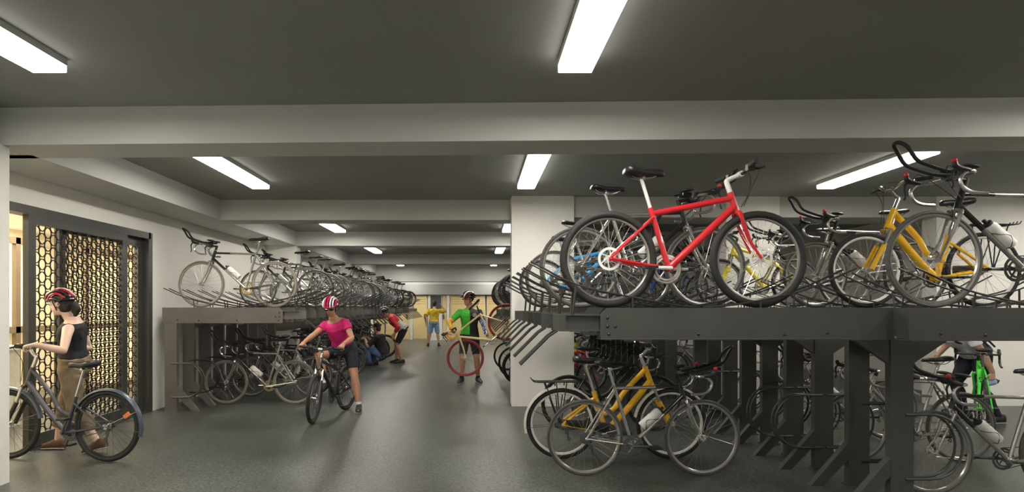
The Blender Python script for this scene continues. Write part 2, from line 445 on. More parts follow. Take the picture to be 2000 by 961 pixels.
# ------------------------------------------------------------------ bicycles
def wheel_mesh(R, tr, rim, tyre, spoke, nsp=28, rear=False, disc=False, hubmat='alloy', seg=44, rimw=0.011, deep=0.022):
    key = (R, tr, rim, tyre, spoke, rear, disc, nsp, deep)
    if key in WM: return WM[key]
    ro = R - tr * 1.9
    a = MB().lathe([(ro, -rimw), (ro + 0.004, 0), (ro, rimw), (ro - deep * 0.7, rimw * 0.8), (ro - deep, 0), (ro - deep * 0.7, -rimw * 0.8)], seg)
    m_rim = a.mesh('wheel', rim)
    b = MB().lathe([(R - tr + tr * math.cos(2 * PI * k / 10), tr * math.sin(2 * PI * k / 10)) for k in range(10)], seg)
    m_ty = b.mesh('tyre', tyre, sharp=60)
    c = MB()
    rs = 0.0014
    for k in range(nsp):
        side = 1 if k % 2 else -1
        a0 = 2 * PI * k / nsp; off = (0.55 if (k // 2) % 2 else -0.55)
        h = V((0.022 * math.cos(a0 + off * 2.2), side * 0.03, 0.022 * math.sin(a0 + off * 2.2)))
        e = V(((ro - deep) * math.cos(a0), side * 0.002, (ro - deep) * math.sin(a0)))
        c.tube([h, e], rs, 3)
    m_sp = c.mesh('spokes', spoke)
    d = MB().lathe([(0.0, -0.055), (0.006, -0.055), (0.006, -0.034), (0.026, -0.033), (0.026, -0.028), (0.013, -0.024), (0.013, 0.024), (0.026, 0.028), (0.026, 0.033), (0.006, 0.034), (0.006, 0.055), (0, 0.055)], 16, closed=False)
    m_hub = d.mesh('hub', hubmat)
    ex = []
    if rear:
        e = MB()
        for i, rr in enumerate((0.052, 0.047, 0.042, 0.037, 0.032, 0.027)):
            y = -0.036 - i * 0.004
            e.lathe([(rr - 0.008, y), (rr, y), (rr, y - 0.0018), (rr - 0.008, y - 0.0018)], 20)
        e.lathe([(0.0, -0.034), (0.024, -0.034), (0.024, -0.058), (0, -0.058)], 12, closed=False)
        ex.append(e.mesh('cassette', 'alloy_dark'))
    if disc:
        e = MB().lathe([(0.064, 0.040), (0.082, 0.040), (0.082, 0.043), (0.064, 0.043)], 30)
        for k in range(6):
            aa = 2 * PI * k / 6
            e.tube([(0.02 * math.cos(aa), 0.0415, 0.02 * math.sin(aa)), (0.066 * math.cos(aa + 0.5), 0.0415, 0.066 * math.sin(aa + 0.5))], 0.004, 5)
        ex.append(e.mesh('brake_disc', hubmat))
    WM[key] = (m_rim, [m_ty, m_sp, m_hub] + ex)
    return WM[key]
WM = {}
def link(name, me, parent, loc=None):
    o = bpy.data.objects.new(name, me); COL.objects.link(o); o.parent = parent
    if loc is not None: o.location = loc
    return o

def bicycle(style='road', R=0.335, tr=0.0135, wb=1.02, c1='frame_silver', c2='frame_black', rim='rim_silver', tyre='tyre_grey', spoke='spoke', bar='drop', aero=True,
            saddle='saddle_black', fender=None, carrier=False, disc=False, susp=False, st_z=0.79, sad_z=0.985, hub='alloy', deep=0.022, chainring='alloy', post='alloy', stemc='plastic_black',
            steer=0.0, red_tips=False, nsp=28, reflector=False, barmat='alloy', forkc=None, split=True, cage=True, tubes=1.0, cadence=0.0, guard=False):
    root = empty('bicycle')
    A = V((-wb / 2, 0, R)); F = V((wb / 2, 0, R))
    ha = math.radians(72 if style != 'step' else 69)
    ax = V((-math.cos(ha), 0, math.sin(ha))); pr = V((math.sin(ha), 0, math.cos(ha)))
    ftl = 0.375 if not susp else 0.435
    HB = F + ax * ftl - pr * 0.043
    hl = 0.14 if style == 'road' else 0.13 if style == 'hybrid' else 0.17
    HT = HB + ax * hl
    BB = V((A.x + (0.415 if style == 'road' else 0.43), 0, 0.272 if style != 'hybrid' else 0.28))
    sa = math.radians(73); sx = V((-math.cos(sa), 0, math.sin(sa)))
    ST = BB + sx * ((st_z - BB.z) / sx.z)
    SP = BB + sx * ((sad_z - 0.05 - BB.z) / sx.z)
    fr = MB(); k = tubes
    def mix(p, q, t): return V(p) * (1 - t) + V(q) * t
    def two(p, q, r, n=10):
        if split and c2 != c1:
            fr.cur = 0; fr.tube([p, mix(p, q, 0.62)], r, n); fr.cur = 1; fr.tube([mix(p, q, 0.62), q], r * 1.02, n); fr.cur = 0
        else: fr.tube([p, q], r, n)
    # head tube
    fr.cur = 1 if split else 0
    fr.tube([HB - ax * 0.008, HT + ax * 0.008], 0.0195 * k, 12)
    fr.cur = 0
    if style == 'road':
        two(ST - sx * 0.025, HT - ax * 0.03, 0.0145 * k); two(BB, HB + ax * 0.03, 0.018 * k); fr.tube([BB, ST], 0.0148 * k, 10)
        ssT = ST - sx * 0.03
    elif style == 'hybrid':
        two(ST - sx * 0.045, HT - ax * 0.035, 0.0195 * k); two(BB, HB + ax * 0.035, 0.0235 * k); fr.tube([BB, ST], 0.0178 * k, 10)
        ssT = ST - sx * 0.07
    else:
        # low step-through: two long curved tubes running from the head to the seat tube
        low = BB + sx * 0.06
        mid = BB + sx * 0.17
        fr.tube(spline([HB + ax * 0.025, mix(HB, BB, 0.45) + V((-0.01, 0, -0.015)), mix(HB, BB, 0.82) + V((0, 0, -0.01)), BB + V((-0.01, 0, 0.0))], 5), 0.0235 * k, 10)
        fr.tube(spline([HT - ax * 0.02, mix(HT, mid, 0.45) + V((-0.015, 0, -0.045)), mix(HT, mid, 0.74) + V((0.02, 0, -0.06)), mid], 6), 0.0185 * k, 10)
        fr.tube([BB, ST], 0.018 * k, 10)
        ssT = ST - sx * 0.06
    for s_ in (1, -1):
        fr.tube(spline([BB + V((-0.01, s_ * 0.028, 0)), mix(BB, A, 0.45) + V((0, s_ * 0.04, -0.002)), A + V((0.01, s_ * 0.064, 0))], 3), 0.010 * k, 8)
        fr.tube(spline([ssT + V((0, s_ * 0.014, 0)), mix(ssT, A, 0.25) + V((0, s_ * 0.034, 0)), A + V((0.008, s_ * 0.064, 0.01))], 3), 0.0085 * k, 8)
        fr.tube([A + V((0.018, s_ * 0.064, 0.0)), A + V((-0.008, s_ * 0.064, -0.004))], 0.013, 8, flat=0.5)
    fr.tube([BB + V((0, -0.036, 0)), BB + V((0, 0.036, 0))], 0.023 * k, 12)
    fr.tube([mix(ssT, A, 0.3) + V((0, -0.034, 0)), mix(ssT, A, 0.3) + V((0, 0.034, 0))], 0.007, 6)
    fo = fr.build('frame', [c1, c2], root)
    if cage:
        cg = MB(); B0 = mix(BB, HB, 0.30); dd = (HB - BB).normalized(); up = V((-dd.z, 0, dd.x))
        for s_ in (1, -1): cg.tube(spline([B0 + up * 0.026, B0 + up * 0.03 + V((0, s_ * 0.036, 0)) , B0 + up * 0.085 + V((0, s_ * 0.037, 0)) + dd * 0.05, B0 + up * 0.03 + V((0, s_ * 0.037, 0)) + dd * 0.13, B0 + up * 0.024 + dd * 0.15], 4), 0.0028, 5)
        cg.build('bottle_cage', 'plastic_black', fo)
        root['bottle_at'] = tuple(B0 + up * (0.018 + 0.046)); root['bottle_dir'] = tuple(dd)
    front = []
    # fork
    fk = MB(); fc = forkc or c1
    fk.tube([HB, HB - ax * 0.02], 0.021, 10)
    for s_ in (1, -1):
        top = HB - ax * 0.015 + V((0, s_ * 0.022, 0)); sh = HB - ax * 0.04 + V((0, s_ * 0.048, 0))
        if susp:
            fk.cur = 1; fk.tube([sh + ax * 0.02, sh - ax * 0.16], 0.0145, 8)
            fk.cur = 0; fk.tube([sh - ax * 0.14, F + V((-0.015, s_ * 0.052, 0.0))], 0.0205, 8)
            fk.tube([HB - ax * 0.01, sh + ax * 0.01], 0.018, 8)
        else:
            fk.tube(spline([top, sh, mix(sh, F, 0.55) - pr * 0.012 + V((0, s_ * 0.012, 0)), F + V((0.0, s_ * 0.052, 0))], 5), [0.0155 * k] * 6 + [0.0125 * k] * 4 + [0.0105 * k] * 3 + [0.009] * 3, 8)
    front.append(fk.build('fork', [fc, 'alloy'], root))
    # wheels
    for ctr, rear in ((F, False), (A, True)):
        mr, subs = wheel_mesh(R, tr, rim, tyre, spoke, nsp, rear, disc, hub, deep=deep)
        w = link('wheel', mr, root, ctr)
        for q in subs: link(q.name.split('.')[0], q, w)
        if not rear: front.append(w)
        elif reflector:
            MB().box((-0.06, -0.006, 0.19), (-0.02, 0.006, 0.26), Matrix.Rotation(-0.9, 4, 'Y')).build('reflector', 'orange_reflector', w)
    # crankset and chain
    cr = MB()
    rc = 0.088 if style != 'hybrid' else 0.108
    cr.lathe([(rc - 0.017, -0.047), (rc, -0.047), (rc, -0.0505), (rc - 0.017, -0.0505)], 36, BB)
    cr.lathe([(rc - 0.036, -0.040), (rc - 0.022, -0.040), (rc - 0.022, -0.043), (rc - 0.036, -0.043)], 30, BB)
    for q in range(5):
        a_ = 2 * PI * q / 5 + 0.3
        cr.tube([BB + V((0, -0.05, 0)), BB + V(((rc - 0.012) * math.cos(a_), -0.047, (rc - 0.012) * math.sin(a_)))], 0.0062, 6)
    cr.cur = 1
    ca = cadence; cd = V((math.cos(ca), 0, math.sin(ca))) * 0.168
    cr.tube([BB + V((0, -0.062, 0)), BB + V((0, -0.075, 0)) + cd], [0.014, 0.0095], 8); cr.tube([BB + V((0, 0.055, 0)), BB + V((0, 0.07, 0)) - cd], [0.014, 0.0095], 8)
    cr.tube([BB + V((0, -0.07, 0)), BB + V((0, 0.062, 0))], 0.011, 8)
    crk = cr.build('crankset', [chainring, 'alloy' if chainring not in ('alloy_dark', 'rim_white') else chainring], root)
    for sgn, y in ((1, -0.12), (-1, 0.115)):
        c = BB + cd * sgn + V((0, y, 0))
        p = MB().box(c + V((-0.045, -0.042, -0.009)), c + V((0.045, 0.042, 0.009)))
        p.tube([c + V((0, 0.06 * (1 if y < 0 else -1), 0)), c], 0.006, 6)
        p.build('pedal', 'plastic_black', crk)
    ch = MB(); yc = -0.0475; pts = []
    rr = 0.04
    for i in range(9):
        a_ = PI / 2 - PI * i / 8; pts.append(BB + V((rc * math.cos(a_), yc, rc * math.sin(a_))))
    for i in range(7):
        a_ = -PI / 2 - PI * i / 6; pts.append(A + V((rr * math.cos(a_), yc, rr * math.sin(a_) - (0.0 if a_ > -PI else 0))))
    ch.tube(pts, 0.0042, 5, closed=True, flat=0.6); ch.build('chain', 'alloy_dark', root)
    dr_ = MB()
    dr_.tube([A + V((0.01, -0.07, -0.02)), A + V((0.045, -0.066, -0.075)), A + V((0.06, -0.055, -0.14))], [0.011, 0.012, 0.009], 6, flat=0.6)
    for z_, x_ in ((-0.075, 0.04), (-0.14, 0.06)): dr_.lathe([(0.0, -0.056), (0.02, -0.056), (0.02, -0.049), (0, -0.049)], 12, A + V((x_, 0, z_)), closed=False)
    dr_.build('derailleur', 'alloy_dark', root)
    # seat
    MB().tube([ST - sx * 0.05, SP], 0.0135, 10).build('seat_post', post, root)
    sc = SP + V((0.01, 0, 0.045)); sd = MB(); secs = []
    wide = 1.0 if style == 'road' else 1.22
    for (x, hw, hh, zz) in ((0.150, 0.010, 0.010, -0.012), (0.135, 0.020, 0.017, -0.006), (0.08, 0.024, 0.019, -0.002), (0.02, 0.034, 0.02, -0.003), (-0.04, 0.056, 0.022, 0.002), (-0.085, 0.070, 0.024, 0.008), (-0.115, 0.066, 0.022, 0.011), (-0.13, 0.045, 0.014, 0.009)):
        secs.append((sc + V((x, 0, zz)), V((0, hw * wide, 0)), V((0, 0, hh * (1 if style == 'road' else 1.55)))))
    sd.rings(secs, 14, 2.4); so = sd.build('saddle', saddle, root, sharp=70)
    rl = MB()
    for s_ in (1, -1): rl.tube(spline([sc + V((0.12, s_ * 0.008, -0.012)), sc + V((0.05, s_ * 0.02, -0.04)), sc + V((-0.05, s_ * 0.022, -0.042)), sc + V((-0.10, s_ * 0.028, -0.012))], 3), 0.0035, 5)
    rl.tube([sc + V((0, -0.026, -0.042)), sc + V((0, 0.026, -0.042))], 0.013, 8); rl.build('saddle_rails', 'alloy', so)
    # stem and bars
    if bar == 'drop':
        S0 = HT + ax * 0.012; S1 = S0 + ax * 0.055; C = S1 + V((0.10, 0, 0.018))
        st = MB().tube([S0, S1 + ax * 0.014], 0.0165, 10).tube([S1, C], 0.0145, 8); st.tube([C + V((0, -0.03, 0)), C + V((0, 0.03, 0))], 0.021, 10)
        front.append(st.build('stem', stemc, root))
        b = MB()
        for s_ in (1, -1):
            b.tube(spline([C, C + V((0, s_ * 0.15, 0)), C + V((0.012, s_ * 0.192, 0)), C + V((0.075, s_ * 0.205, -0.005)), C + V((0.118, s_ * 0.208, -0.05)), C + V((0.10, s_ * 0.21, -0.11)), C + V((0.04, s_ * 0.212, -0.142)), C + V((-0.055, s_ * 0.214, -0.148))], 4), 0.0122, 8)
        hb = b.build('handlebar', barmat, root); front.append(hb)
        for s_ in (1, -1):
            p = C + V((0.085, s_ * 0.205, 0.0)); h = MB()
            h.tube(spline([p + V((-0.03, 0, 0.002)), p + V((0.03, 0, 0.015)), p + V((0.062, 0, 0.035)), p + V((0.066, 0, 0.062))], 3), [0.015, 0.018, 0.019, 0.019, 0.019, 0.018, 0.018, 0.017, 0.016, 0.013], 8)
            h.tube(spline([p + V((0.055, 0, 0.02)), p + V((0.082, 0, -0.02)), p + V((0.075, 0, -0.085)), p + V((0.085, 0, -0.115))], 3), [0.009] * 4 + [0.007] * 6, 6, flat=0.7)
            bl = h.build('brake_lever', 'plastic_black', hb)
            if red_tips: MB().sph(p + V((0.068, 0, 0.068)), 0.0165).build('lever_cap', 'red_plastic', bl)
        if aero:
            e = MB(); z0 = V((0, 0, 0.035))
            up_ = spline([C + z0 + V((-0.08, 0.05, 0.0)), C + z0 + V((0.06, 0.055, 0.0)), C + z0 + V((0.19, 0.058, 0.035)), C + z0 + V((0.28, 0.056, 0.075)), C + z0 + V((0.335, 0.05, 0.16)), C + z0 + V((0.375, 0.025, 0.20)), C + z0 + V((0.375, -0.025, 0.20)), C + z0 + V((0.335, -0.05, 0.16)), C + z0 + V((0.28, -0.056, 0.075)), C + z0 + V((0.19, -0.058, 0.035)), C + z0 + V((0.06, -0.055, 0.0)), C + z0 + V((-0.08, -0.05, 0.0))], 4)
            e.tube(up_, 0.0135, 8)
            for s_ in (1, -1):
                e.ell(C + z0 + V((-0.055, s_ * 0.085, 0.024)), (0.06, 0, 0.008), (0, 0.042, 0), (0, 0, 0.015), 12, 7)
                e.tube([C + V((0, s_ * 0.06, 0)), C + z0 + V((0, s_ * 0.06, 0.01))], 0.018, 8)
            front.append(e.build('aero_bar', 'plastic_black', root))
        cb = MB()
        for s_ in (1, -1):
            cb.tube(spline([C + V((0.12, s_ * 0.205, 0.0)), C + V((0.13, s_ * 0.12, 0.05)), C + V((0.04, s_ * 0.04, -0.06)), HT + V((0.03, s_ * 0.02, -0.06))], 5), 0.0026, 5)
        front.append(cb.build('brake_cable', 'plastic_black', root))
    else:
        if bar == 'flat':
            S0 = HT + ax * 0.01; S1 = S0 + ax * 0.075; C = S1 + V((0.095, 0, 0.055))
            rise = 0.02; back = 0.035; half = 0.30
        else:
            S0 = HT + ax * 0.01; S1 = S0 + ax * 0.10; C = S1 + V((0.075, 0, 0.085))
            rise = 0.045; back = 0.15; half = 0.29
        st = MB().tube(spline([S0, S1, S1 + V((0.02, 0, 0.02)), C], 4), [0.018] * 6 + [0.0165] * 7, 10); st.tube([C + V((0, -0.03, 0)), C + V((0, 0.03, 0))], 0.021, 10)
        front.append(st.build('stem', stemc, root))
        b = MB(); tips = []
        for s_ in (1, -1):
            pts = spline([C, C + V((0.0, s_ * 0.06, 0.0)), C + V((-0.01, s_ * 0.14, rise)), C + V((-back * 0.45, s_ * (half - 0.12), rise)), C + V((-back, s_ * half, rise))], 4)
            b.tube(pts, 0.0122, 8); tips.append((pts[-1], (pts[-1] - pts[-4]).normalized()))
        hb = b.build('handlebar', barmat, root); front.append(hb)
        for (p, d), s_ in zip(tips, (1, -1)):
            MB().tube([p - d * 0.12, p - d * 0.02, p + d * 0.008], [0.0165, 0.0175, 0.0165], 10).build('grip', 'rubber', hb)
            q = p - d * 0.15
            MB().box(q + V((-0.015, -0.02, -0.03)), q + V((0.035, 0.02, 0.012))).tube(spline([q + V((0.02, 0, -0.01)), q + V((0.055, s_ * 0.02, -0.02)), q + V((0.05, s_ * 0.11, -0.03))], 3), [0.008] * 4 + [0.0065] * 3, 6).build('brake_lever', 'plastic_black', hb)
        cb = MB()
        for s_ in (1, -1):
            q = tips[0 if s_ == 1 else 1][0]
            cb.tube(spline([q + V((0.03, -s_ * 0.15, -0.01)), C + V((0.10, s_ * 0.08, 0.03)), C + V((0.07, s_ * 0.01, -0.12)), HB + V((0.045, s_ * 0.02, 0.03))], 6), 0.0027, 5)
        front.append(cb.build('brake_cable', 'plastic_black', root))
    # rim brakes
    if not disc:
        for (c, nm) in ((HB + pr * 0.03 - ax * 0.03, 'front'), (mix(ssT, A, 0.22) + V((-0.02, 0, 0.0)), 'rear')):
            bk = MB()
            for s_ in (1, -1): bk.tube(spline([c + V((0, s_ * 0.008, 0.012)), c + V((0.004, s_ * 0.032, 0.0)), c + V((0, s_ * 0.022, -0.05))], 3), 0.006, 6)
            bo = bk.build('brake_caliper', 'alloy_dark', root)
            if nm == 'front': front.append(bo)
    # mudguards
    if fender:
        for ctr, a0, a1, isf in ((A, 20, 195, False), (F, 40, 170, True)):
            fb = MB(); prev = None; n = 18
            for i in range(n + 1):
                a_ = math.radians(a0 + (a1 - a0) * i / n); rad = R + 0.018; d = V((math.cos(a_), 0, math.sin(a_)))
                ring = fb.add_ring([ctr + d * (rad + h) + V((0, y, 0)) for y, h in ((-0.028, -0.012), (-0.018, 0.003), (0, 0.008), (0.018, 0.003), (0.028, -0.012), (0.018, 0.0), (0, 0.005), (-0.018, 0.0))])
                if prev: fb.ring_faces(prev, ring)
                else: fb.face(tuple(reversed(ring)))
                prev = ring
            fb.face(tuple(prev))
            ff = fb.build('mudguard', fender, root)
            sm = MB()
            for s_ in (1, -1):
                for da in (8, 40): 
                    a_ = math.radians((a1 if not isf else a1) - da); sm.tube([ctr + V((0, s_ * 0.058, 0)), ctr + V((math.cos(a_) * (R + 0.015), s_ * 0.026, math.sin(a_) * (R + 0.015)))], 0.0025, 4)
            sm.build('mudguard_stay', 'alloy_dark', ff)
            if isf: front.append(ff)
    if carrier:
        c = MB(); zt = R * 2 + 0.065
        for y in (-0.065, -0.022, 0.022, 0.065): c.tube(spline([(A.x + 0.17, y, zt), (A.x - 0.1, y, zt), (A.x - 0.26, y * 0.9, zt), (A.x - 0.30, y * 0.8, zt + 0.03)], 3), 0.0055, 6)
        for x in (0.14, 0.0, -0.13, -0.25): c.tube([(A.x + x, -0.068, zt), (A.x + x, 0.068, zt)], 0.005, 6)
        for s_ in (1, -1):
            for x in (0.04, -0.06, -0.17): c.tube([(A.x + x, s_ * 0.068, zt), (A.x - 0.02 + x * 0.08, s_ * 0.075, R + 0.02)], 0.0055, 6)
        c.build('luggage_carrier', 'plastic_black', root)
    if guard:
        gb = MB(); gb.tube([BB + V((0.02, -0.055, 0.03)), mix(BB, A, 0.5) + V((0, -0.06, 0.04)), A + V((0.03, -0.068, 0.02))], [0.05, 0.04, 0.03], 10, flat=0.25); gb.build('chain_guard', 'plastic_black', root)
    if steer:
        T = Matrix.Translation(HB) @ Matrix.Rotation(steer, 4, ax) @ Matrix.Translation(-HB)
        for o in front: o.matrix_basis = T @ o.matrix_basis
    return root

def bottle_proto(name='water_bottle', mat='bottle_white'):
    r = MB().lathe([(0, -0.095), (0.032, -0.095), (0.0365, -0.088), (0.0365, 0.01), (0.033, 0.02), (0.0365, 0.03), (0.0365, 0.062), (0.025, 0.078), (0, 0.078)], 20, axis='z', closed=False).build(name, mat)
    r.scale = (1.12, 1.12, 1.25)
    MB().lathe([(0, 0.0785), (0.0275, 0.0785), (0.0275, 0.092), (0.012, 0.098), (0.011, 0.115), (0, 0.115)], 16, axis='z', closed=False).build('bottle_cap', 'plastic_black', r)
    return r

PROTO = {}
def proto(k):
    if k in PROTO: return PROTO[k]
    if k == 'tt': b = bicycle()
    elif k == 'tt_near': b = bicycle(red_tips=True, wb=1.03, deep=0.02, chainring='alloy_dark')
    elif k == 'tt_gold': b = bicycle(tyre='tyre_pale', chainring='gold', wb=1.05)
    elif k == 'road': b = bicycle(aero=False, c2='frame_silver', split=False, tyre='tyre_grey')
    elif k == 'road_black': b = bicycle(aero=False, c1='frame_black', c2='frame_black', split=False, tyre='tyre', rim='rim_black', spoke='spoke_dark')
    elif k == 'red': b = bicycle('hybrid', R=0.345, tr=0.0275, wb=1.065, c1='frame_red', c2='frame_red', split=False, tyre='tyre', bar='flat', disc=True, st_z=0.71, sad_z=0.965, post='white_paint', stemc='white_paint', barmat='plastic_black', cage=False, tubes=1.12, cadence=0.0, forkc='frame_red', nsp=32, spoke='spoke_bright', chainring='rim_white', deep=0.015, hub='rim_white'); b.scale = (1, -1, 1)
    elif k == 'yellow': b = bicycle('step', R=0.345, tr=0.021, wb=1.07, c1='frame_yellow', c2='frame_yellow', split=False, tyre='tyre', rim='rim_white', bar='swept', susp=True, st_z=0.66, sad_z=0.965, stemc='alloy', forkc='frame_yellow', cage=False, tubes=1.42, guard=True, chainring='alloy_dark', carrier=True)
    elif k == 'yellow_carrier': b = bicycle('step', R=0.345, tr=0.021, wb=1.07, c1='frame_yellow', c2='frame_yellow', split=False, tyre='tyre', rim='rim_white', bar='swept', susp=True, st_z=0.66, sad_z=0.965, stemc='alloy', forkc='frame_yellow', cage=False, tubes=1.3, fender='fender_white', carrier=True, guard=True, chainring='alloy_dark')
    elif k == 'cyan': b = bicycle('hybrid', R=0.335, tr=0.02, wb=1.04, c1='frame_cyan', c2='frame_cyan', split=False, tyre='tyre', bar='flat', st_z=0.70, sad_z=0.955, cage=False, tubes=1.35)
    elif k == 'blue': b = bicycle('hybrid', R=0.335, tr=0.02, wb=1.04, c1='frame_blue', c2='frame_blue', split=False, tyre='tyre', bar='flat', st_z=0.70, sad_z=0.955, cage=False, susp=True, forkc='frame_blue')
    elif k == 'blueyellow': b = bicycle('hybrid', R=0.335, tr=0.022, wb=1.04, c1='frame_cyan', c2='frame_lemon', split=True, tyre='tyre', bar='flat', st_z=0.72, sad_z=0.955, cage=False, susp=True, forkc='frame_lemon', tubes=1.2)
    elif k == 'lemon': b = bicycle('hybrid', R=0.335, tr=0.022, wb=1.04, c1='frame_lemon', c2='frame_lemon', split=False, tyre='tyre', bar='flat', st_z=0.70, sad_z=0.955, cage=False, susp=True, forkc='frame_lemon', tubes=1.3)
    elif k == 'redlow': b = bicycle('hybrid', R=0.335, tr=0.02, wb=1.04, c1='frame_red', c2='frame_red', split=False, tyre='tyre', bar='flat', st_z=0.70, sad_z=0.955, cage=False, stemc='white_paint', tubes=1.2)
    elif k == 'darkmtb': b = bicycle('hybrid', R=0.34, tr=0.024, wb=1.06, c1='frame_black', c2='frame_black', split=False, tyre='tyre', rim='rim_black', spoke='spoke_dark', bar='flat', disc=True, st_z=0.70, sad_z=0.955, cage=False, susp=True, forkc='frame_dark', post='plastic_black')
    elif k == 'green': b = bicycle(aero=False, c1='frame_green', c2='frame_green', split=False, tyre='tyre', rim='rim_black', barmat='plastic_black')
    for o in [b] + list(b.children_recursive): pass
    PROTO[k] = b
    return b
USED = set()
BOT = None; NB = [0]
def place_bike(kind, x, y, z, face, label, group=None, bottle=None, rx=0.0, yaw=0.0):
    p = proto(kind)
    o = p if kind not in USED else copy_tree(p)
    USED.add(kind)
    o.location = (x, y, z); o.rotation_euler = (rx, 0, (0 if face > 0 else PI) + yaw)
    if 'group' in o: del o['group']
    tag(o, label, 'bicycle', group)
    if bottle:
        global BOT
        if BOT is None: BOT = bottle_proto(); q = BOT
        else: q = copy_tree(BOT)
        B = V(o['bottle_at']); d = V(o['bottle_dir'])
        Mx = Matrix.Translation(o.location) @ o.rotation_euler.to_matrix().to_4x4()
        rot = V((0, 0, 1)).rotation_difference((Mx.to_3x3() @ d)).to_matrix().to_4x4()
        q.matrix_basis = Matrix.Translation(Mx @ (B + d * 0.10)) @ rot @ Matrix.Diagonal((1.12, 1.12, 1.22, 1))
        tag(q, bottle, 'water bottle', 'white bottles in bike cages')
    return o
# ------------------------------------------------------------------ two-tier racks
DZ = 1.475   # where the upper wheels stand
def ordinal(i): return ords[i]
def make_tray(mat, L, rod):
    # runs along +x towards the aisle, from x=0 to L; top at z=0
    t = MB()
    prof = [(0, 0.0), (L - 0.045, 0.0), (L, -0.045), (L, -0.215), (0, -0.215)]
    t.prism([(x, z) for x, z in prof], 'y', -0.055, -0.047); t.prism([(x, z) for x, z in prof], 'y', 0.047, 0.055)
    t.box((0, -0.047, -0.012), (L - 0.05, 0.047, -0.004)); t.box((0, -0.07, -0.223), (L, 0.07, -0.214))
    t.box((0, -0.047, -0.21), (0.01, 0.047, -0.012)); t.box((L - 0.012, -0.047, -0.21), (L - 0.002, 0.047, -0.05))
    t.cur = 1
    for x, z in ((L - 0.05, -0.07), (L - 0.05, -0.13), (L - 0.105, -0.13), (L - 0.06, -0.185), (0.52, -0.185), (L * 0.62, -0.185), (0.22, -0.175)):
        for s_ in (1, -1): t.ell((x, s_ * 0.055, z), (0.012, 0, 0), (0, 0.008, 0), (0, 0, 0.012), 8, 5)
    tr_ = t.build('tray', [mat, 'bolt'])
    b = MB(); b.box((L - 0.01, -0.008, -0.155), (L + 0.33, 0.008, -0.055)); b.box((L - 0.01, -0.04, -0.055), (L + 0.33, 0.04, -0.045)); b.box((L - 0.01, -0.04, -0.165), (L + 0.28, 0.04, -0.155)); b.box((L + 0.24, -0.04, -0.16), (L + 0.33, 0.04, -0.05))
    b.build('slide_rail', mat, tr_)
    for s_ in (1, -1):
        y = s_ * 0.04; yo = s_ * 0.058
        MB().tube(spline([(L + 0.49, yo * 1.35, 0.325), (L + 0.17, yo, 0.165), (L - 0.23, y, 0.075), (L - 0.55, y, 0.018), (L - 0.7, y, 0.003)], 4), 0.0072, 6).tube([(L + 0.17, yo, 0.165), (L + 0.19, s_ * 0.04, -0.05)], 0.0085, 6).tube([(L - 0.23, y, 0.075), (L - 0.23, y, -0.005)], 0.0065, 6).build('guide_rod', rod, tr_)
        MB().tube(spline([(0.03, yo * 1.25, 0.275), (0.38, yo, 0.125), (0.78, y, 0.035), (1.05, y, 0.003)], 4), 0.0072, 6).tube([(0.45, yo, 0.105), (0.45, y, -0.005)], 0.0065, 6).tube([(0.68, y, 0.05), (0.68, y, -0.005)], 0.0065, 6).build('guide_rod', rod, tr_)
        MB().tube([(L + 0.30, s_ * 0.03, -0.16), (L + 0.36, s_ * 0.035, -0.20), (L + 0.56, s_ * 0.035, -0.40)], 0.010, 8).build('handle', rod, tr_)
    return tr_
def make_post(mat, sides, rod):
    p = MB().box((-0.085, -0.03, 0), (0.085, 0.03, DZ - 0.225)).box((-0.1, -0.045, 0), (0.1, 0.045, 0.012)).build('upright', mat)
    for s_ in sides:
        MB().prism([(s_ * 0.085, 0.36), (s_ * 0.085, 0.22), (s_ * 0.30, 0.0), (s_ * 0.40, 0.0)], 'y', -0.028, 0.028).build('brace', mat, p)
    return p
def make_hoop(s_, rod):
    m = MB(); x0 = s_ * 0.02; z0, z1 = 0.20, 0.68; y = -0.033
    zc = (z0 + z1) / 2; r = (z1 - z0) / 2
    for dy in (0.0, 0.066):
        pts = [(x0, y + dy, z1), (s_ * 0.2, y + dy, z1)] + [(s_ * (0.22 + r * 0.95 * math.cos(a)), y + dy, zc + r * math.sin(a)) for a in [PI / 2 - PI * i / 12 for i in range(1, 12)]] + [(s_ * 0.2, y + dy, z0), (x0, y + dy, z0)]
        m.tube(pts, 0.0095, 6)
    return m.build('wheel_hoop', rod)

def rack(name, label, x_back, aisle, trays, posts, x_post, L, mat, rod, ylen, extra=None):
    r = empty('bicycle_rack', (x_post, trays[0], 0)); tag(r, label, 'bike rack')
    tp = make_tray(mat, L, rod); first = True
    for y in trays:
        o = tp if first else copy_tree(tp, r); first = False
        o.parent = r; o.location = (x_back - x_post, y - trays[0], DZ); o.rotation_euler = (0, 0, 0 if aisle > 0 else PI)
    return r
def add_posts(r, x, ys, sides, hoops, mat, rod):
    pp = make_post(mat, sides, rod); first = True; hp = {}
    for i, y in enumerate(ys):
        o = pp if first else copy_tree(pp, r); first = False
        o.parent = r; o.location = (x - r.location.x, y - r.location.y, 0)
        s_ = hoops[i % len(hoops)]
        if s_ not in hp: h = hp[s_] = make_hoop(s_, rod)
        else: h = hp[s_].copy(); COL.objects.link(h)
        h.parent = o

def frange(a, b, st):
    out = []
    while a < b: out.append(round(a, 3)); a += st
    return out
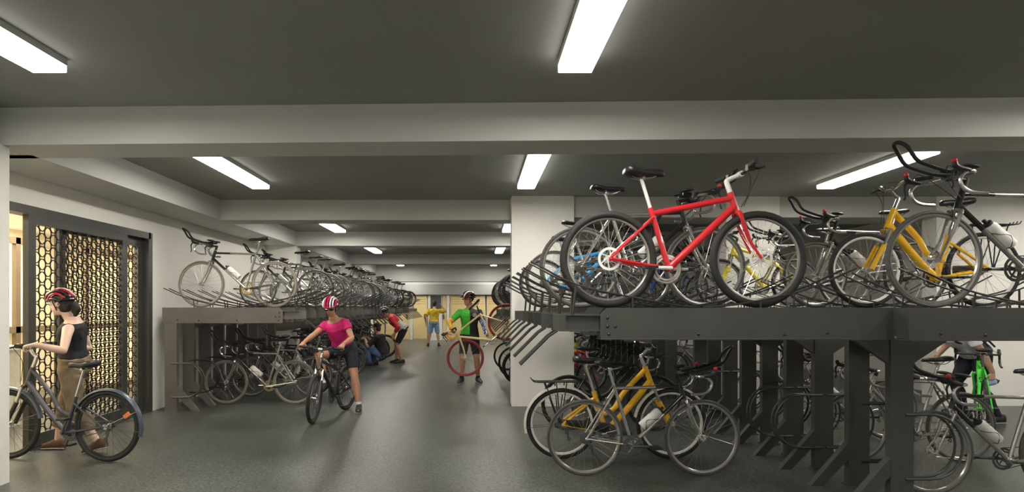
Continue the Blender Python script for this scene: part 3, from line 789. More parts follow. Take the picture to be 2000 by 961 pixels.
# ---- left rack
lt = frange(8.09, 12.1, 0.49) + frange(12.95, 17.3, 0.49) + frange(18.2, 23.2, 0.49)
RL = rack('bicycle_rack', 'long brown-grey two-tier bike rack along the left wall', -4.48, 1, lt, None, -4.32, 1.72, 'rack_left', 'rack_rod', 0)
add_posts(RL, -4.34, [y for y in frange(8.03, 23.2, 0.49) if not (12.15 < y < 12.85 or 17.35 < y < 18.1)], (1,), (1,), 'rack_left', 'rack_rod')
for x, z in ((-4.34, DZ - 0.26), (-3.1, DZ - 0.26)):
    for y0, y1 in ((8.6, 12.15), (12.9, 17.4), (18.1, 23.1)):
        MB().box((x - 0.04 - RL.location.x, y0 - RL.location.y, z - 0.05), (x + 0.04 - RL.location.x, y1 - RL.location.y, z + 0.035)).build('cross_beam', 'rack_left', RL)
for y in (12.0, 13.1, 17.2, 18.3, 23.0):
    MB().prism([(-4.3 - RL.location.x, DZ - 0.30), (-3.05 - RL.location.x, DZ - 0.30), (-3.05 - RL.location.x, DZ - 0.34), (-4.1 - RL.location.x, DZ - 0.5), (-4.3 - RL.location.x, DZ - 0.5)], 'y', y - 0.02 - RL.location.y, y + 0.02 - RL.location.y).build('bracket', 'rack_left', RL)
# ---- right rack (double sided), in front of and beyond the right pier
rn = frange(4.0, 7.95, 0.64); rf = frange(9.25, 15.5, 0.64)
on = [y - 0.13 for y in rn]
def right_rack(ta, to, posts, label, hoops):
    r = rack('bicycle_rack', label, 2.68, -1, ta, None, 3.17, 1.81, 'rack_right_shaded', 'rack_rod', 0)
    tp = make_tray('rack_right_shaded', 1.81, 'rack_rod'); first = True
    for y in to:
        o = tp if first else copy_tree(tp, r); first = False
        o.parent = r; o.location = (2.93 - r.location.x, y - r.location.y, DZ)
    # joint plates where the two trays of a pair meet
    jp = None
    for ya, yo in zip(ta, to):
        if jp is None: j = jp = MB().box((0, -0.05, -0.223), (0.245, 0.05, -0.002)).build('joint_plate', 'rack_right_shaded')
        else: j = jp.copy(); COL.objects.link(j)
        j.parent = r; j.location = (2.682 - r.location.x, ya - r.location.y, DZ)
    add_posts(r, 3.17, posts, (-1,), hoops, 'rack_right_shaded', 'rack_rod')
    for x in (1.35, 4.5):
        MB().box((x - 0.04 - r.location.x, posts[0] - 0.1 - r.location.y if x == 3.17 else ta[0] + 0.2 - r.location.y, DZ - 0.27), (x + 0.04 - r.location.x, posts[-1] + 0.1 - r.location.y, DZ - 0.2235)).build('cross_beam', 'rack_right_shaded', r)
    for y in posts[::2]:
        yy = y - r.location.y
        for s_ in (1, -1):
            MB().prism([(s_ * 0.086, DZ - 0.2235), (s_ * 0.34, DZ - 0.2235), (s_ * 0.34, DZ - 0.25), (s_ * 0.086, DZ - 0.42)], 'y', yy - 0.02, yy + 0.02).build('bracket', 'rack_right_shaded', r)
    return r
pn = frange(4.22, 8.2, 0.47); pf = frange(9.15, 15.5, 0.47)
RR = right_rack(rn, on, pn, 'big dark grey double-sided two-tier bike rack in the right foreground', (1, 1, -1, -1))
RF = right_rack(rf, [y + 0.1 for y in rf], pf, 'dark grey two-tier bike rack beyond the right pier', (-1, 1))

# ------------------------------------------------------------------ bikes: left rack, upper tier
LU = [(8.09, 'tt_gold'), (10.05, 'tt'), (11.03, 'tt'), (11.52, 'road'), (12.95, 'tt'), (13.93, 'tt'), (14.42, 'road'), (14.91, 'tt'), (15.4, 'road'), (15.89, 'tt'), (16.87, 'tt'), (18.2, 'road'), (18.69, 'blueyellow'), (19.67, 'blueyellow'), (20.16, 'tt'), (21.14, 'darkmtb'), (22.12, 'darkmtb'), (23.1, 'darkmtb')]
for i, (y, k) in enumerate(LU):
    names = {'tt_gold': 'silver aero bar road bike with gold chainring, nearest on the left upper tier',
             'tt': 'silver-black aero bar road bike, %s from the near end, left upper tier' % ordinal(i),
             'road': 'plain silver drop-bar road bike, %s from the near end, left upper tier' % ordinal(i),
             'blueyellow': 'blue mountain bike with yellow front, the %s of two on the left upper tier' % ('nearer' if y < 19 else 'farther'),
             'darkmtb': 'black mountain bike at the far end of the left upper tier, %s of three' % {21.14: 'first', 22.12: 'second', 23.1: 'third'}.get(y, '')}
    bt = 'white bottle on the %s bike of the left upper tier' % ('nearest' if i == 0 else ordinal(i)) if (k.startswith('tt') and i < 8) else None
    x = -3.42 if not k.startswith('dark') else -3.36
    place_bike(k, x + (0.04 if i % 2 else 0), y, DZ, -1, names[k], 'bikes on the upper tier of the left rack', bt)
# left rack, lower tier
LL = [(8.62, 'tt_gold', -3.30), (9.33, 'tt', -3.22), (10.3, 'tt', -3.15), (11.28, 'darkmtb', -3.2), (12.0, 'road', -3.2), (13.5, 'road', -3.45), (14.6, 'tt', -3.25), (15.4, 'road_black', -3.2), (16.6, 'darkmtb', -3.2)]
for i, (y, k, x) in enumerate(LL):
    w = {'tt_gold': 'silver road bike with pale tyres on the floor, nearest under the left rack', 'darkmtb': 'black mountain bike on the floor under the left rack, %s from near end' % ordinal(i)}.get(k, '%s road bike on the floor under the left rack, %s from near end' % ('black' if k == 'road_black' else 'silver', ordinal(i)))
    bt = 'white bottle on the %s floor bike under the left rack' % ('nearest' if i == 0 else ordinal(i)) if k.startswith('tt') and i < 3 else None
    place_bike(k, x, y, 0, -1, w, 'bikes on the floor under the left rack', bt)
# right rack, upper tier, aisle side (front wheels to the right)
UA = [(4.0, 'red', 1.47, 'glossy red flat-bar bike with white stem, nearest on the right rack'),
      (4.64, 'tt_near', 1.37, 'black and silver road bike directly behind the red bike'),
      (6.56, 'tt_near', 1.42, 'silver road bike two thirds along the near right rack, upper tier'),
      (7.84, 'cyan', 1.45, 'bright cyan bike beside the white pier on the upper right rack')]
for y, k, x, l in UA:
    place_bike(k, x, y, DZ, 1, l, None, 'white bottle on the road bike behind the red bike' if y == 4.64 else None)
# right rack, upper tier, far side (front wheels to the left)
UO = [(on[0], 'tt_near', 3.66, 'black and silver aero bar road bike, foremost at far right, upper tier', 'white bottle on the foremost road bike at the far right'),
      (on[2], 'yellow', 4.1, 'yellow step-through bike on the upper tier at the right', None),
      (on[3], 'tt_near', 4.0, 'road bike with raised aero bars left of the yellow bike on the upper tier', 'white bottle on the upper road bike left of the yellow bike'),
      (on[5], 'tt', 4.12, 'silver road bike behind the yellow step-through bike, upper tier far side', None),
      (on[6], 'lemon', 3.85, 'lemon yellow bike deep behind the red bike front wheel', None)]
for y, k, x, l, bt in UO: place_bike(k, x, y, DZ, -1, l, None, bt)
# right rack, lower tier, aisle side
LA = [(4.95, 'tt_near', 1.47, 'silver and black road bike parked lowest at the front of the right rack', 'white bottle on the foremost floor road bike at the right'),
      (5.5, 'yellow_carrier', 1.37, 'yellow step-through bike with white mudguards and black luggage carrier', None),
      (6.75, 'road_black', 1.62, 'black road bike on the floor behind the yellow carrier bike', None)]
for y, k, x, l, bt in LA: place_bike(k, x, y, 0, 1, l, None, bt)
# right rack, lower tier, far side
LO = [(4.44, 'tt_near', 4.1, 'black and silver road bike on the floor at the lower right corner', 'white bottle on the floor road bike at the lower right corner'),
      (5.38, 'road', 4.12, 'silver road bike on the floor behind the uprights, second on the far side', None),
      (6.32, 'tt_near', 4.1, 'silver road bike with bottle on the floor behind the uprights, third on the far side', 'white bottle on the third floor bike behind the uprights'),
      (7.26, 'road', 4.12, 'silver road bike on the floor behind the uprights, farthest before the wall', None)]
for y, k, x, l, bt in LO: place_bike(k, x, y, 0, -1, l, None, bt)
# bikes beyond the pier
FA = [(9.25, 'cyan', 1.5, DZ, 'cyan bike just beyond the right pier on the upper tier'), (9.89, 'tt', 1.45, DZ, 'silver road bike beyond the right pier, second on the upper tier'),
      (10.53, 'darkmtb', 1.35, DZ, 'black mountain bike beyond the right pier, third on the upper tier'), (11.17, 'darkmtb', 1.3, DZ, 'black mountain bike beyond the right pier, fourth on the upper tier'),
      (12.45, 'road', 1.25, DZ, 'silver road bike beyond the right pier, fifth on the upper tier'), (13.73, 'darkmtb', 1.25, DZ, 'black mountain bike beyond the right pier, sixth on the upper tier'), (15.01, 'road_black', 1.25, DZ, 'black road bike at the far end of the right upper tier'),
      (9.1, 'redlow', 1.42, 0, 'red bike on the floor just right of the white pier'), (9.75, 'lemon', 1.42, 0, 'yellow bike on the floor behind the red bike right of the pier'),
      (10.75, 'darkmtb', 1.36, 0, 'black mountain bike on the floor with its wheel poking past the pier'), (11.7, 'road_black', 1.3, 0, 'black road bike on the floor beyond the pier'), (13.2, 'road_black', 1.25, 0, 'black road bike on the floor far beyond the pier')]
for y, k, x, z, l in FA: place_bike(k, x, y, z, 1, l)
FO = [(9.35, 'tt', 4.2, DZ, 'silver road bike just beyond the wall opening, far side, upper tier'), (9.99, 'tt', 4.3, DZ, 'silver road bike second beyond the wall opening, far side, upper tier'), (11.27, 'blue', 4.0, DZ, 'deep blue bike beyond the wall on the far side, upper tier, in the middle'),
      (12.55, 'tt', 4.2, DZ, 'silver road bike beyond the wall on the far side, upper tier, farthest'), (10.3, 'road', 4.15, 0, 'silver road bike on the floor beyond the wall, far side')]
for y, k, x, z, l in FO: place_bike(k, x, y, z, -1, l)
# ------------------------------------------------------------------ people
def remesh(mb, name, mats, voxel, origin, smooth=3, fm=None, disp=0.0, dscale=0.12):
    me = mb.mesh('tmp', ['skin'])
    o = bpy.data.objects.new('tmp', me); COL.objects.link(o)
    m = o.modifiers.new('r', 'REMESH'); m.mode = 'VOXEL'; m.voxel_size = voxel; m.use_smooth_shade = True
    if smooth:
        m = o.modifiers.new('s', 'SMOOTH'); m.factor = 0.5; m.iterations = smooth
    if disp:
        tx = bpy.data.textures.new('folds', 'CLOUDS'); tx.noise_scale = dscale; tx.noise_depth = 2
        m = o.modifiers.new('d', 'DISPLACE'); m.texture = tx; m.strength = disp; m.mid_level = 0.5
    dg = bpy.context.evaluated_depsgraph_get(); dg.update()
    me2 = bpy.data.meshes.new_from_object(o.evaluated_get(dg), depsgraph=dg)
    bpy.data.objects.remove(o); bpy.data.meshes.remove(me)
    me2.name = name; me2.materials.clear()
    for q in (mats if isinstance(mats, (list, tuple)) else [mats]): me2.materials.append(M[q])
    if fm:
        for p in me2.polygons: p.material_index = fm(p.center)
    else:
        for p in me2.polygons: p.material_index = 0
    for v in me2.vertices: v.co -= V(origin)
    me2.polygons.foreach_set('use_smooth', [True] * len(me2.polygons))
    return me2
def ik(a, t, l1, l2, hint):
    a = V(a); t = V(t); d = t - a; L = d.length
    if L > (l1 + l2) * 0.998: t = a + d.normalized() * (l1 + l2) * 0.998; d = t - a; L = d.length
    x = (l1 * l1 - l2 * l2 + L * L) / (2 * L); h = math.sqrt(max(0.0, l1 * l1 - x * x))
    u = d.normalized(); hv = V(hint); hv = hv - u * hv.dot(u)
    if hv.length < 1e-6: hv = perp(u)[0]
    return a + u * x + hv.normalized() * h, t
def lerp(a, b, t): return V(a) * (1 - t) + V(b) * t

def person(label, H, base, pelvis, neck, hipr, shr, head_c, head_f, hands, feet, skin='skin', top=None, bottom=None, shoes='shoe_dark', socks=None, hair=None, helmet=None, glasses=None, male=True, gloves=None, sleeves2=None, belly=1.0, voxel=0.0065):
    """hands: {'R':(target, finger_dir, palm_normal, elbow_hint, curl)}; feet: {'R':(ankle, toe_dir, knee_hint)}"""
    base = V(base); P = V(pelvis); N = V(neck); hipr = V(hipr).normalized(); shr = V(shr).normalized()
    sp = (N - P); SL = sp.length; su = sp.normalized()
    def frame(t):
        r = lerp(hipr, shr, t); r = (r - su * r.dot(su)).normalized(); f = su.cross(r).normalized()   # forward = up x right
        return r, f
    sc = H / 1.72; g = 1.0 if male else 0.86
    secs_def = [(-0.10, .070, .070, 0), (-0.03, .094, .080, -.006), (0.08, .098 if male else .095, .078, -.008), (0.24, .090, .068 * belly, 0), (0.40, .083 * g, .064 * belly, .004), (0.58, .092 * g, .068, .006), (0.74, .104 * g, .072, .006), (0.86, .106 * g, .064, 0), (0.94, .078 * g, .050, -.004), (1.0, .040, .040, -.002), (1.08, .034, .036, .004)]
    def torso(mb, off, t0=-1, t1=2, n=22, grow=0.0):
        secs = []
        for t, w, d, fo in secs_def:
            if t < t0 or t > t1: continue
            r, f = frame(t)
            secs.append((P + sp * t + f * fo * H, r * (w * H + off), f * (d * H + off)))
        mb.rings(secs, n, 2.3)
    S = {}; E = {}; Wr = {}; HP = {}; K = {}; An = {}; HD = {}
    ua, fa = .170 * H, .152 * H; th, shn = .243 * H, .247 * H
    r1, f1 = frame(0.9); r0, f0 = frame(0.0)
    for k, sg in (('R', 1), ('L', -1)):
        S[k] = N - su * .045 * H + r1 * sg * (.104 if male else .092) * H
        E[k], Wr[k] = ik(S[k], hands[k][0], ua, fa, hands[k][3])
        HP[k] = P + r0 * sg * .050 * H
        K[k], An[k] = ik(HP[k], feet[k][0], th, shn, feet[k][2])
    # ---------------- head frame
    hc = V(head_c); hf = V(head_f).normalized(); tilt = su if su.z > 0.75 else V((su.x * 0.5, su.y * 0.5, 1))
    hr = hf.cross(V((0, 0, 1)));  hr = hr.normalized(); hu = hr.cross(hf).normalized()
    body = MB(); torso(body, 0)
    body.tube([N - su * .03 * H, lerp(N, hc - hu * .04 * H, .55), hc - hu * .030 * H - hf * .012 * H], [.037 * H * g, .031 * H * g, .032 * H * g], 14)
    body.ell(hc + hu * .016 * H - hf * .006 * H, hr * .0435 * H, hf * .055 * H, hu * .052 * H, 20, 14)
    body.ell(hc - hu * .026 * H + hf * .014 * H, hr * .034 * H, hf * .038 * H, hu * .042 * H, 16, 12)
    body.ell(hc - hu * .056 * H + hf * .034 * H, hr * .016 * H, hf * .014 * H, hu * .012 * H, 10, 8)
    body.tube([hc + hf * .049 * H + hu * .010 * H, hc + hf * .060 * H - hu * .012 * H, hc + hf * .052 * H - hu * .018 * H], [.005 * H, .0075 * H, .008 * H], 8)
    body.ell(hc + hf * .043 * H + hu * .014 * H, hr * .030 * H, hf * .010 * H, hu * .006 * H, 10, 6)
    for sg in (1, -1): body.ell(hc + hr * sg * .043 * H - hu * .006 * H - hf * .006 * H, hr * .006 * H, hf * .012 * H, hu * .018 * H, 8, 8)
    # ---------------- limbs
    def arm(mb, k, off=0.0, t1=1.0, flare=0.0):
        s_, e, w = S[k], E[k], Wr[k]
        pts = [s_ - r1 * (0.03 if k == 'R' else -0.03) , s_, lerp(s_, e, .35), lerp(s_, e, .7), e, lerp(e, w, .25), lerp(e, w, .6), w]
        gg = 1.0 if male else 0.86
        rad = [.034 * H * gg, .037 * H * gg, .031 * H * gg, .028 * H * gg, .0245 * H * gg, .0265 * H * gg, .0215 * H * gg, .0165 * H * gg]
        tt = [0, 0, .175, .35, .5, .625, .8, 1.0]
        q = [(p, r + off) for p, r, t in zip(pts, rad, tt) if t <= t1]
        for i in range(1, len(tt)):
            if tt[i - 1] < t1 < tt[i]:
                u = (t1 - tt[i - 1]) / (tt[i] - tt[i - 1]); q.append((lerp(pts[i - 1], pts[i], u), rad[i - 1] * (1 - u) + rad[i] * u + off + flare))
        mb.tube([a for a, b in q], [b for a, b in q], 14)
    def leg(mb, k, off=0.0, t1=1.0, flare=0.0, hem=None):
        h, kn, an = HP[k], K[k], An[k]
        back = (f0 * -1)
        pts = [h + su * .03 * H, h - su * 0.0, lerp(h, kn, .33), lerp(h, kn, .7), kn, lerp(kn, an, .28) + back * .008 * H, lerp(kn, an, .62), an, an + (an - kn).normalized() * .012 * H]
        gg = 1.0 if male else 1.0
        rad = [.050 * H, .054 * H * gg, .050 * H, .040 * H, .0325 * H, .0345 * H, .0265 * H, .0195 * H, .0195 * H]
        tt = [0, 0.02, .165, .35, .5, .64, .81, .985, 1.0]
        q = [(p, r + off + (flare * max(0, t - .3))) for p, r, t in zip(pts, rad, tt) if t <= t1]
        for i in range(1, len(tt)):
            if tt[i - 1] < t1 < tt[i]:
                u = (t1 - tt[i - 1]) / (tt[i] - tt[i - 1]); q.append((lerp(pts[i - 1], pts[i], u), rad[i - 1] * (1 - u) + rad[i] * u + off + flare * max(0, t1 - .3)))
        mb.tube([a for a, b in q], [b for a, b in q], 16)
    for k, sg in (('R', 1), ('L', -1)):
        arm(body, k); leg(body, k)
        tgt, d, n, hint, curl = hands[k][:5]
        d = V(d).normalized(); n = V(n); n = (n - d * n.dot(d)).normalized(); sd = d.cross(n).normalized()
        w = Wr[k]; c_ = H / 1.72 * (1.0 if male else .93)
        HD[k] = (w, d, n, sd)
        pe = w + d * .088 * c_
        body.rings([(w - d * .01, sd * .026 * c_, n * .019 * c_), (w + d * .03 * c_, sd * .036 * c_, n * .0165 * c_), (w + d * .07 * c_, sd * .041 * c_, n * .0155 * c_), (pe + d * .004, sd * .038 * c_, n * .0125 * c_)], 14, 2.6)
        # thumb on the body-front side
        ts = 1 if sd.dot(V(hands[k][5]) if len(hands[k]) > 5 else V((0, 0, 1))) > 0 else -1
        for i, (ln, o_) in enumerate(((.074, 1.5), (.084, .5), (.079, -.5), (.062, -1.5))):
            p = pe - d * .012 + sd * (ts * o_ * .0195 * c_); dd = d.copy(); pts = [p]
            for j, fr_ in enumerate((.42, .32, .26)):
                a_ = curl * (0.75 if j == 0 else 0.95)
                dd = (dd * math.cos(a_) + n * math.sin(a_)).normalized() if j == 0 else (dd * math.cos(a_) + (n * dd.dot(d) - d * dd.dot(n)) * math.sin(a_)).normalized()
                pts.append(pts[-1] + dd * ln * fr_ * c_)
            body.tube(pts, [.0095 * c_, .0092 * c_, .0088 * c_, .0072 * c_], 8)
        t0 = w + d * .026 * c_ + sd * ts * .030 * c_; t1_ = t0 + (d * .6 + sd * ts * .75 + n * .3).normalized() * .038 * c_
        t2 = t1_ + (d * .85 + sd * ts * .15 + n * .5 * max(.3, curl)).normalized() * .034 * c_
        body.tube([t0, t1_, t2], [.0125 * c_, .011 * c_, .0085 * c_], 8)
        # bare foot inside the shoe
        a = An[k]; td = V(feet[k][1]).normalized()
        body.ell(a + td * .045 * H - V((0, 0, .022 * H)), td * .065 * H, td.cross(V((0, 0, 1))).normalized() * .022 * H, V((0, 0, .016 * H)), 10, 8)
    me = remesh(body, 'person', skin, voxel, base, 4)
    root = bpy.data.objects.new('person', me); COL.objects.link(root); root.location = base
    tag(root, label, 'person')
    def add(name, me_): return link(name, me_, root)
    # ---------------- clothes
    if top:
        mt, sl, hem, off = top['mat'], top['sleeve'], top.get('hem', 0.05), top.get('off', .012)
        tb = MB(); torso(tb, off, hem, 0.945 if sl == 'tank' else top.get('neck', 1.0))
        if sl == 'tank':
            for sg in (1, -1):
                c = N - su * .05 * H + r1 * sg * .058 * H
                pts = spline([c - su * .05 * H + f1 * (.058 * H), c + su * .008 * H + f1 * .036 * H, c + su * .030 * H - f1 * .004 * H, c - su * .008 * H - f1 * .050 * H, c - su * .06 * H - f1 * .060 * H], 3)
                tb.tube(pts, .0125, 8)
        else:
            for k in 'RL': arm(tb, k, off, sl, flare=top.get('flare', .006))
        fm = top.get('fm'); fmm = None
        if fm == 'split':
            ctr = lerp(P, N, .5); fmm = lambda c: 0 if (c - ctr).dot(r1) > 0.005 else 1
        elif fm == 'redgrey':
            def fmm(c):
                t = (c - P).dot(su) / SL
                return 1 if (t < 0.5 and abs((c - P - sp * t).dot(r0)) < 0.25) else 0
        elif fm == 'pale_front':
            def fmm(c):
                t = (c - P).dot(su) / SL; q = abs((c - P - sp * t).dot(f1))
                return 1 if abs((c - P - sp * t).dot(f1) + .0) > .0 and (c - P).dot(f1) > -0.02 else 0
        add(top.get('name', 'shirt'), remesh(tb, 'shirt', mt, .008, base, 3, fmm, disp=top.get('fold', .012)))
    if bottom:
        bb = MB(); off = bottom.get('off', .01); torso(bb, off, -0.2, bottom.get('waist', 0.24))
        for k in 'RL': leg(bb, k, off, bottom['len'], bottom.get('flare', 0.0))
        add(bottom.get('name', 'shorts'), remesh(bb, 'shorts', bottom['mat'], .008, base, 3, disp=bottom.get('fold', .008)))
    for k in 'RL':
        a = An[k]; td = V(feet[k][1]).normalized(); side = td.cross(V((0, 0, 1))).normalized(); up = side.cross(td).normalized()
        g0 = a - up * .042 * H   # sole level
        sb = MB(); q = []
        for x, hw, hh in ((-.050, .014, .022), (-.042, .022, .032), (-.02, .0245, .034), (.01, .025, .033), (.04, .026, .025), (.07, .028, .019), (.092, .024, .015), (.104, .014, .010)):
            q.append((g0 + td * x * H + up * (hh * H * .96 + .004), side * hw * H, up * hh * H))
        sb.rings(q, 14, 2.6); sb.cur = 1
        sb.rings([(c - uy * .82 - up * .002, ux * 1.06, up * .0085) for c, ux, uy in q], 12, 3)
        sb.build('shoe', [shoes, 'sole'], root, base, 60)
        if socks: MB().tube([lerp(a, K[k], .16), a - up * .01], .0228 * H, 12).build('sock', socks, root, base)
        if gloves: 
            w, d, n, sd = HD[k]; MB().rings([(w + d * .004, sd * .031, n * .023), (w + d * .04, sd * .042, n * .021), (w + d * .082, sd * .046, n * .019)], 12, 2.6).build('glove', gloves, root, base)
    if sleeves2:
        for k, mt in sleeves2.items():
            mb = MB(); pts = [lerp(S[k], E[k], .55), lerp(S[k], E[k], .8), E[k], lerp(E[k], Wr[k], .25), lerp(E[k], Wr[k], .6), lerp(E[k], Wr[k], .92)]
            mb.tube(spline(pts, 3), [(.031 - .0008 * i) * H + .006 for i in range(16)], 14); mb.build('arm_warmer', mt, root, base)
    # ---------------- face, hair, helmet
    for sg in (1, -1):
        e = MB().sph(hc + hr * sg * .0185 * H + hf * .0445 * H + hu * .004 * H, .0078 * H, 10, 8); eo = e.build('eye', 'eye_white', root, base)
        MB().sph(hc + hr * sg * .0185 * H + hf * .0505 * H + hu * .004 * H, .0036 * H, 8, 6).build('iris', 'iris', eo, base)
    MB().ell(hc + hf * .0495 * H - hu * .034 * H, hr * .0135 * H, hf * .0055 * H, hu * .0048 * H, 10, 6).build('lips', 'lips', root, base)
    if hair:
        hb = MB(); hb.ell(hc + hu * .020 * H - hf * .013 * H, hr * .0475 * H, hf * .0555 * H, hu * .054 * H, 18, 12)
        if hair.get('back'): hb.ell(hc - hu * .018 * H - hf * .024 * H, hr * .042 * H, hf * .036 * H, hu * .045 * H, 14, 10)
        if hair.get('tail'):
            b = hc - hf * .058 * H - hu * .012 * H
            hb.tube(spline([b + hf * .02 * H, b - hf * .012 * H, b - hf * .030 * H - V((0, 0, .035 * H)), b - hf * .02 * H - V((0, 0, .085 * H))], 3), [.022 * H] * 3 + [.025 * H] * 4 + [.018 * H, .012 * H, .006 * H], 10)
        add('hair', remesh(hb, 'hair', hair['mat'], .007, base, 2, disp=.008, dscale=.03))
    if helmet:
        c0 = hc + hu * .024 * H - hf * .004 * H; rx, ry, rz = .056 * H, .074 * H, .062 * H
        ln = MB(); q = []
        for i in range(8):
            th_ = i / 7 * PI * .49; q.append((c0 + hu * (rz * .93 * math.sin(th_) ), hr * rx * .95 * math.cos(th_), hf * ry * .95 * math.cos(th_)))
        ln.rings(q, 20)
        hel = ln.build('helmet', helmet.get('liner', 'helmet_black'), root, base, 60)
        def dome(az, el):   # az along the side-to-side plane, el from front to back
            return c0 + hr * (rx * 1.06 * math.sin(az)) + (hf * (ry * 1.06 * math.cos(el)) + hu * (rz * 1.08 * math.sin(el))) * math.cos(az * .9)
        for j, az in enumerate((-1.12, -.72, -.36, 0.0, .36, .72, 1.12)):
            pts = [dome(az, .10 + (PI - .28) * i / 11) for i in range(12)]
            pts[-1] = pts[-1] - hf * .012 * H
            MB().tube(pts, [.0065 * H * (0.75 + .35 * math.sin(PI * i / 11)) for i in range(12)], 8).build('helmet_rib', helmet['mats'][j % len(helmet['mats'])], hel, base)
        rm = MB(); rp = [c0 + hr * rx * 1.02 * math.cos(2 * PI * i / 28) + hf * ry * 1.02 * math.sin(2 * PI * i / 28) + hu * (.006 * H if math.sin(2 * PI * i / 28) > 0 else -.004 * H) for i in range(28)]
        rm.tube(rp, .0075 * H, 8, closed=True); rm.build('helmet_rim', helmet['rim'], hel, base)
        if helmet.get('visor'):
            vs = MB(); vs.ell(c0 + hf * ry * 1.05 + hu * .004 * H, hr * rx * .72, hf * .028 * H, hu * .006 * H, 14, 6); vs.build('visor', helmet['visor'], hel, base)
        st = MB()
        for sg in (1, -1):
            st.tube([c0 + hr * sg * rx * .98 + hf * .02 * H, hc + hr * sg * .040 * H - hu * .03 * H + hf * .008 * H, hc - hu * .066 * H + hf * .016 * H], .0032 * H, 6)
            st.tube([c0 + hr * sg * rx * .98 - hf * .03 * H, hc + hr * sg * .040 * H - hu * .03 * H + hf * .008 * H], .003 * H, 6)
        st.build('chin_strap', 'plastic_black', hel, base)
    if glasses:
        gm = MB()
        for sg in (1, -1): gm.ell(hc + hr * sg * .0215 * H + hf * .053 * H + hu * .004 * H, hr * .0195 * H, hf * .006 * H, hu * .0105 * H, 12, 8)
        go = gm.build('sunglasses', glasses, root, base)
        fm_ = MB()
        for sg in (1, -1): fm_.tube([hc + hr * sg * .040 * H + hf * .050 * H + hu * .006 * H, hc + hr * sg * .046 * H + hf * .01 * H + hu * .004 * H], .0028 * H, 6)
        fm_.tube([hc + hr * -.04 * H + hf * .055 * H + hu * .013 * H, hc + hf * .0585 * H + hu * .012 * H, hc + hr * .04 * H + hf * .055 * H + hu * .013 * H], .0026 * H, 6)
        fm_.build('glasses_frame', 'plastic_black', go, base)
    return root, dict(S=S, E=E, W=Wr, HP=HP, K=K, A=An, N=N, P=P, su=su, f=f1, r=r1, hc=hc, hf=hf, hu=hu, hr=hr, base=base, H=H)

# ---- woman in the black tank top, walking her grey city bike through the doorway
b1 = bicycle('step', R=0.34, tr=0.021, wb=1.04, c1='frame_grey', c2='frame_grey', split=False, tyre='tyre', rim='rim_black', spoke='spoke_dark', bar='swept', susp=True, st_z=0.62, sad_z=0.93, stemc='alloy', forkc='frame_dark', cage=False, fender='fender_grey', reflector=True, chainring='alloy_dark', barmat='alloy_dark', tubes=1.05, cadence=-1.1)
b1.location = (-4.05, 5.45, 0); b1.rotation_euler = (0, 0, PI - math.radians(6))
tag(b1, 'grey step-through city bike with mudguards pushed by the woman in the tank top', 'bicycle')
person('person in a black tank top, khaki trousers and red helmet pushing a grey bike', 1.66, (-4.12, 5.78, 0),
       (-4.14, 5.80, .85), (-4.11, 5.74, 1.355), (-.25, .97, 0), (-.36, .94, 0), (-4.205, 5.70, 1.515), (-1, -0.12, -0.12),
       {'R': (V((-4.17, 5.74, 1.085)), (-1, -.35, -.25), (0, 0, -1), (.3, .6, -1), .9, (0, -1, 0)), 'L': (V((-4.09, 5.215, 1.135)), (-1, -.25, -.25), (0, 0, -1), (.5, -.6, -1), .9, (0, 1, 0))},
       {'R': (V((-4.36, 5.87, .075)), (-1, .05, 0), (-1, 0, 0)), 'L': (V((-3.84, 5.72, .10)), (-1, 0, -.25), (-1, 0, 0))},
       skin='skin_pale', top=dict(mat='cloth_black', sleeve='tank', hem=0.16, off=.008, fold=.006, name='tank_top'), bottom=dict(mat='cloth_khaki', len=.80, off=.015, flare=.02, waist=.24, fold=.03, name='trousers'),
       shoes='shoe_brown', hair=dict(mat='hair_black', back=True, tail=True), helmet=dict(mats=['helmet_red', 'helmet_black', 'helmet_red', 'helmet_white'], rim='helmet_black'), male=False, gloves=None)
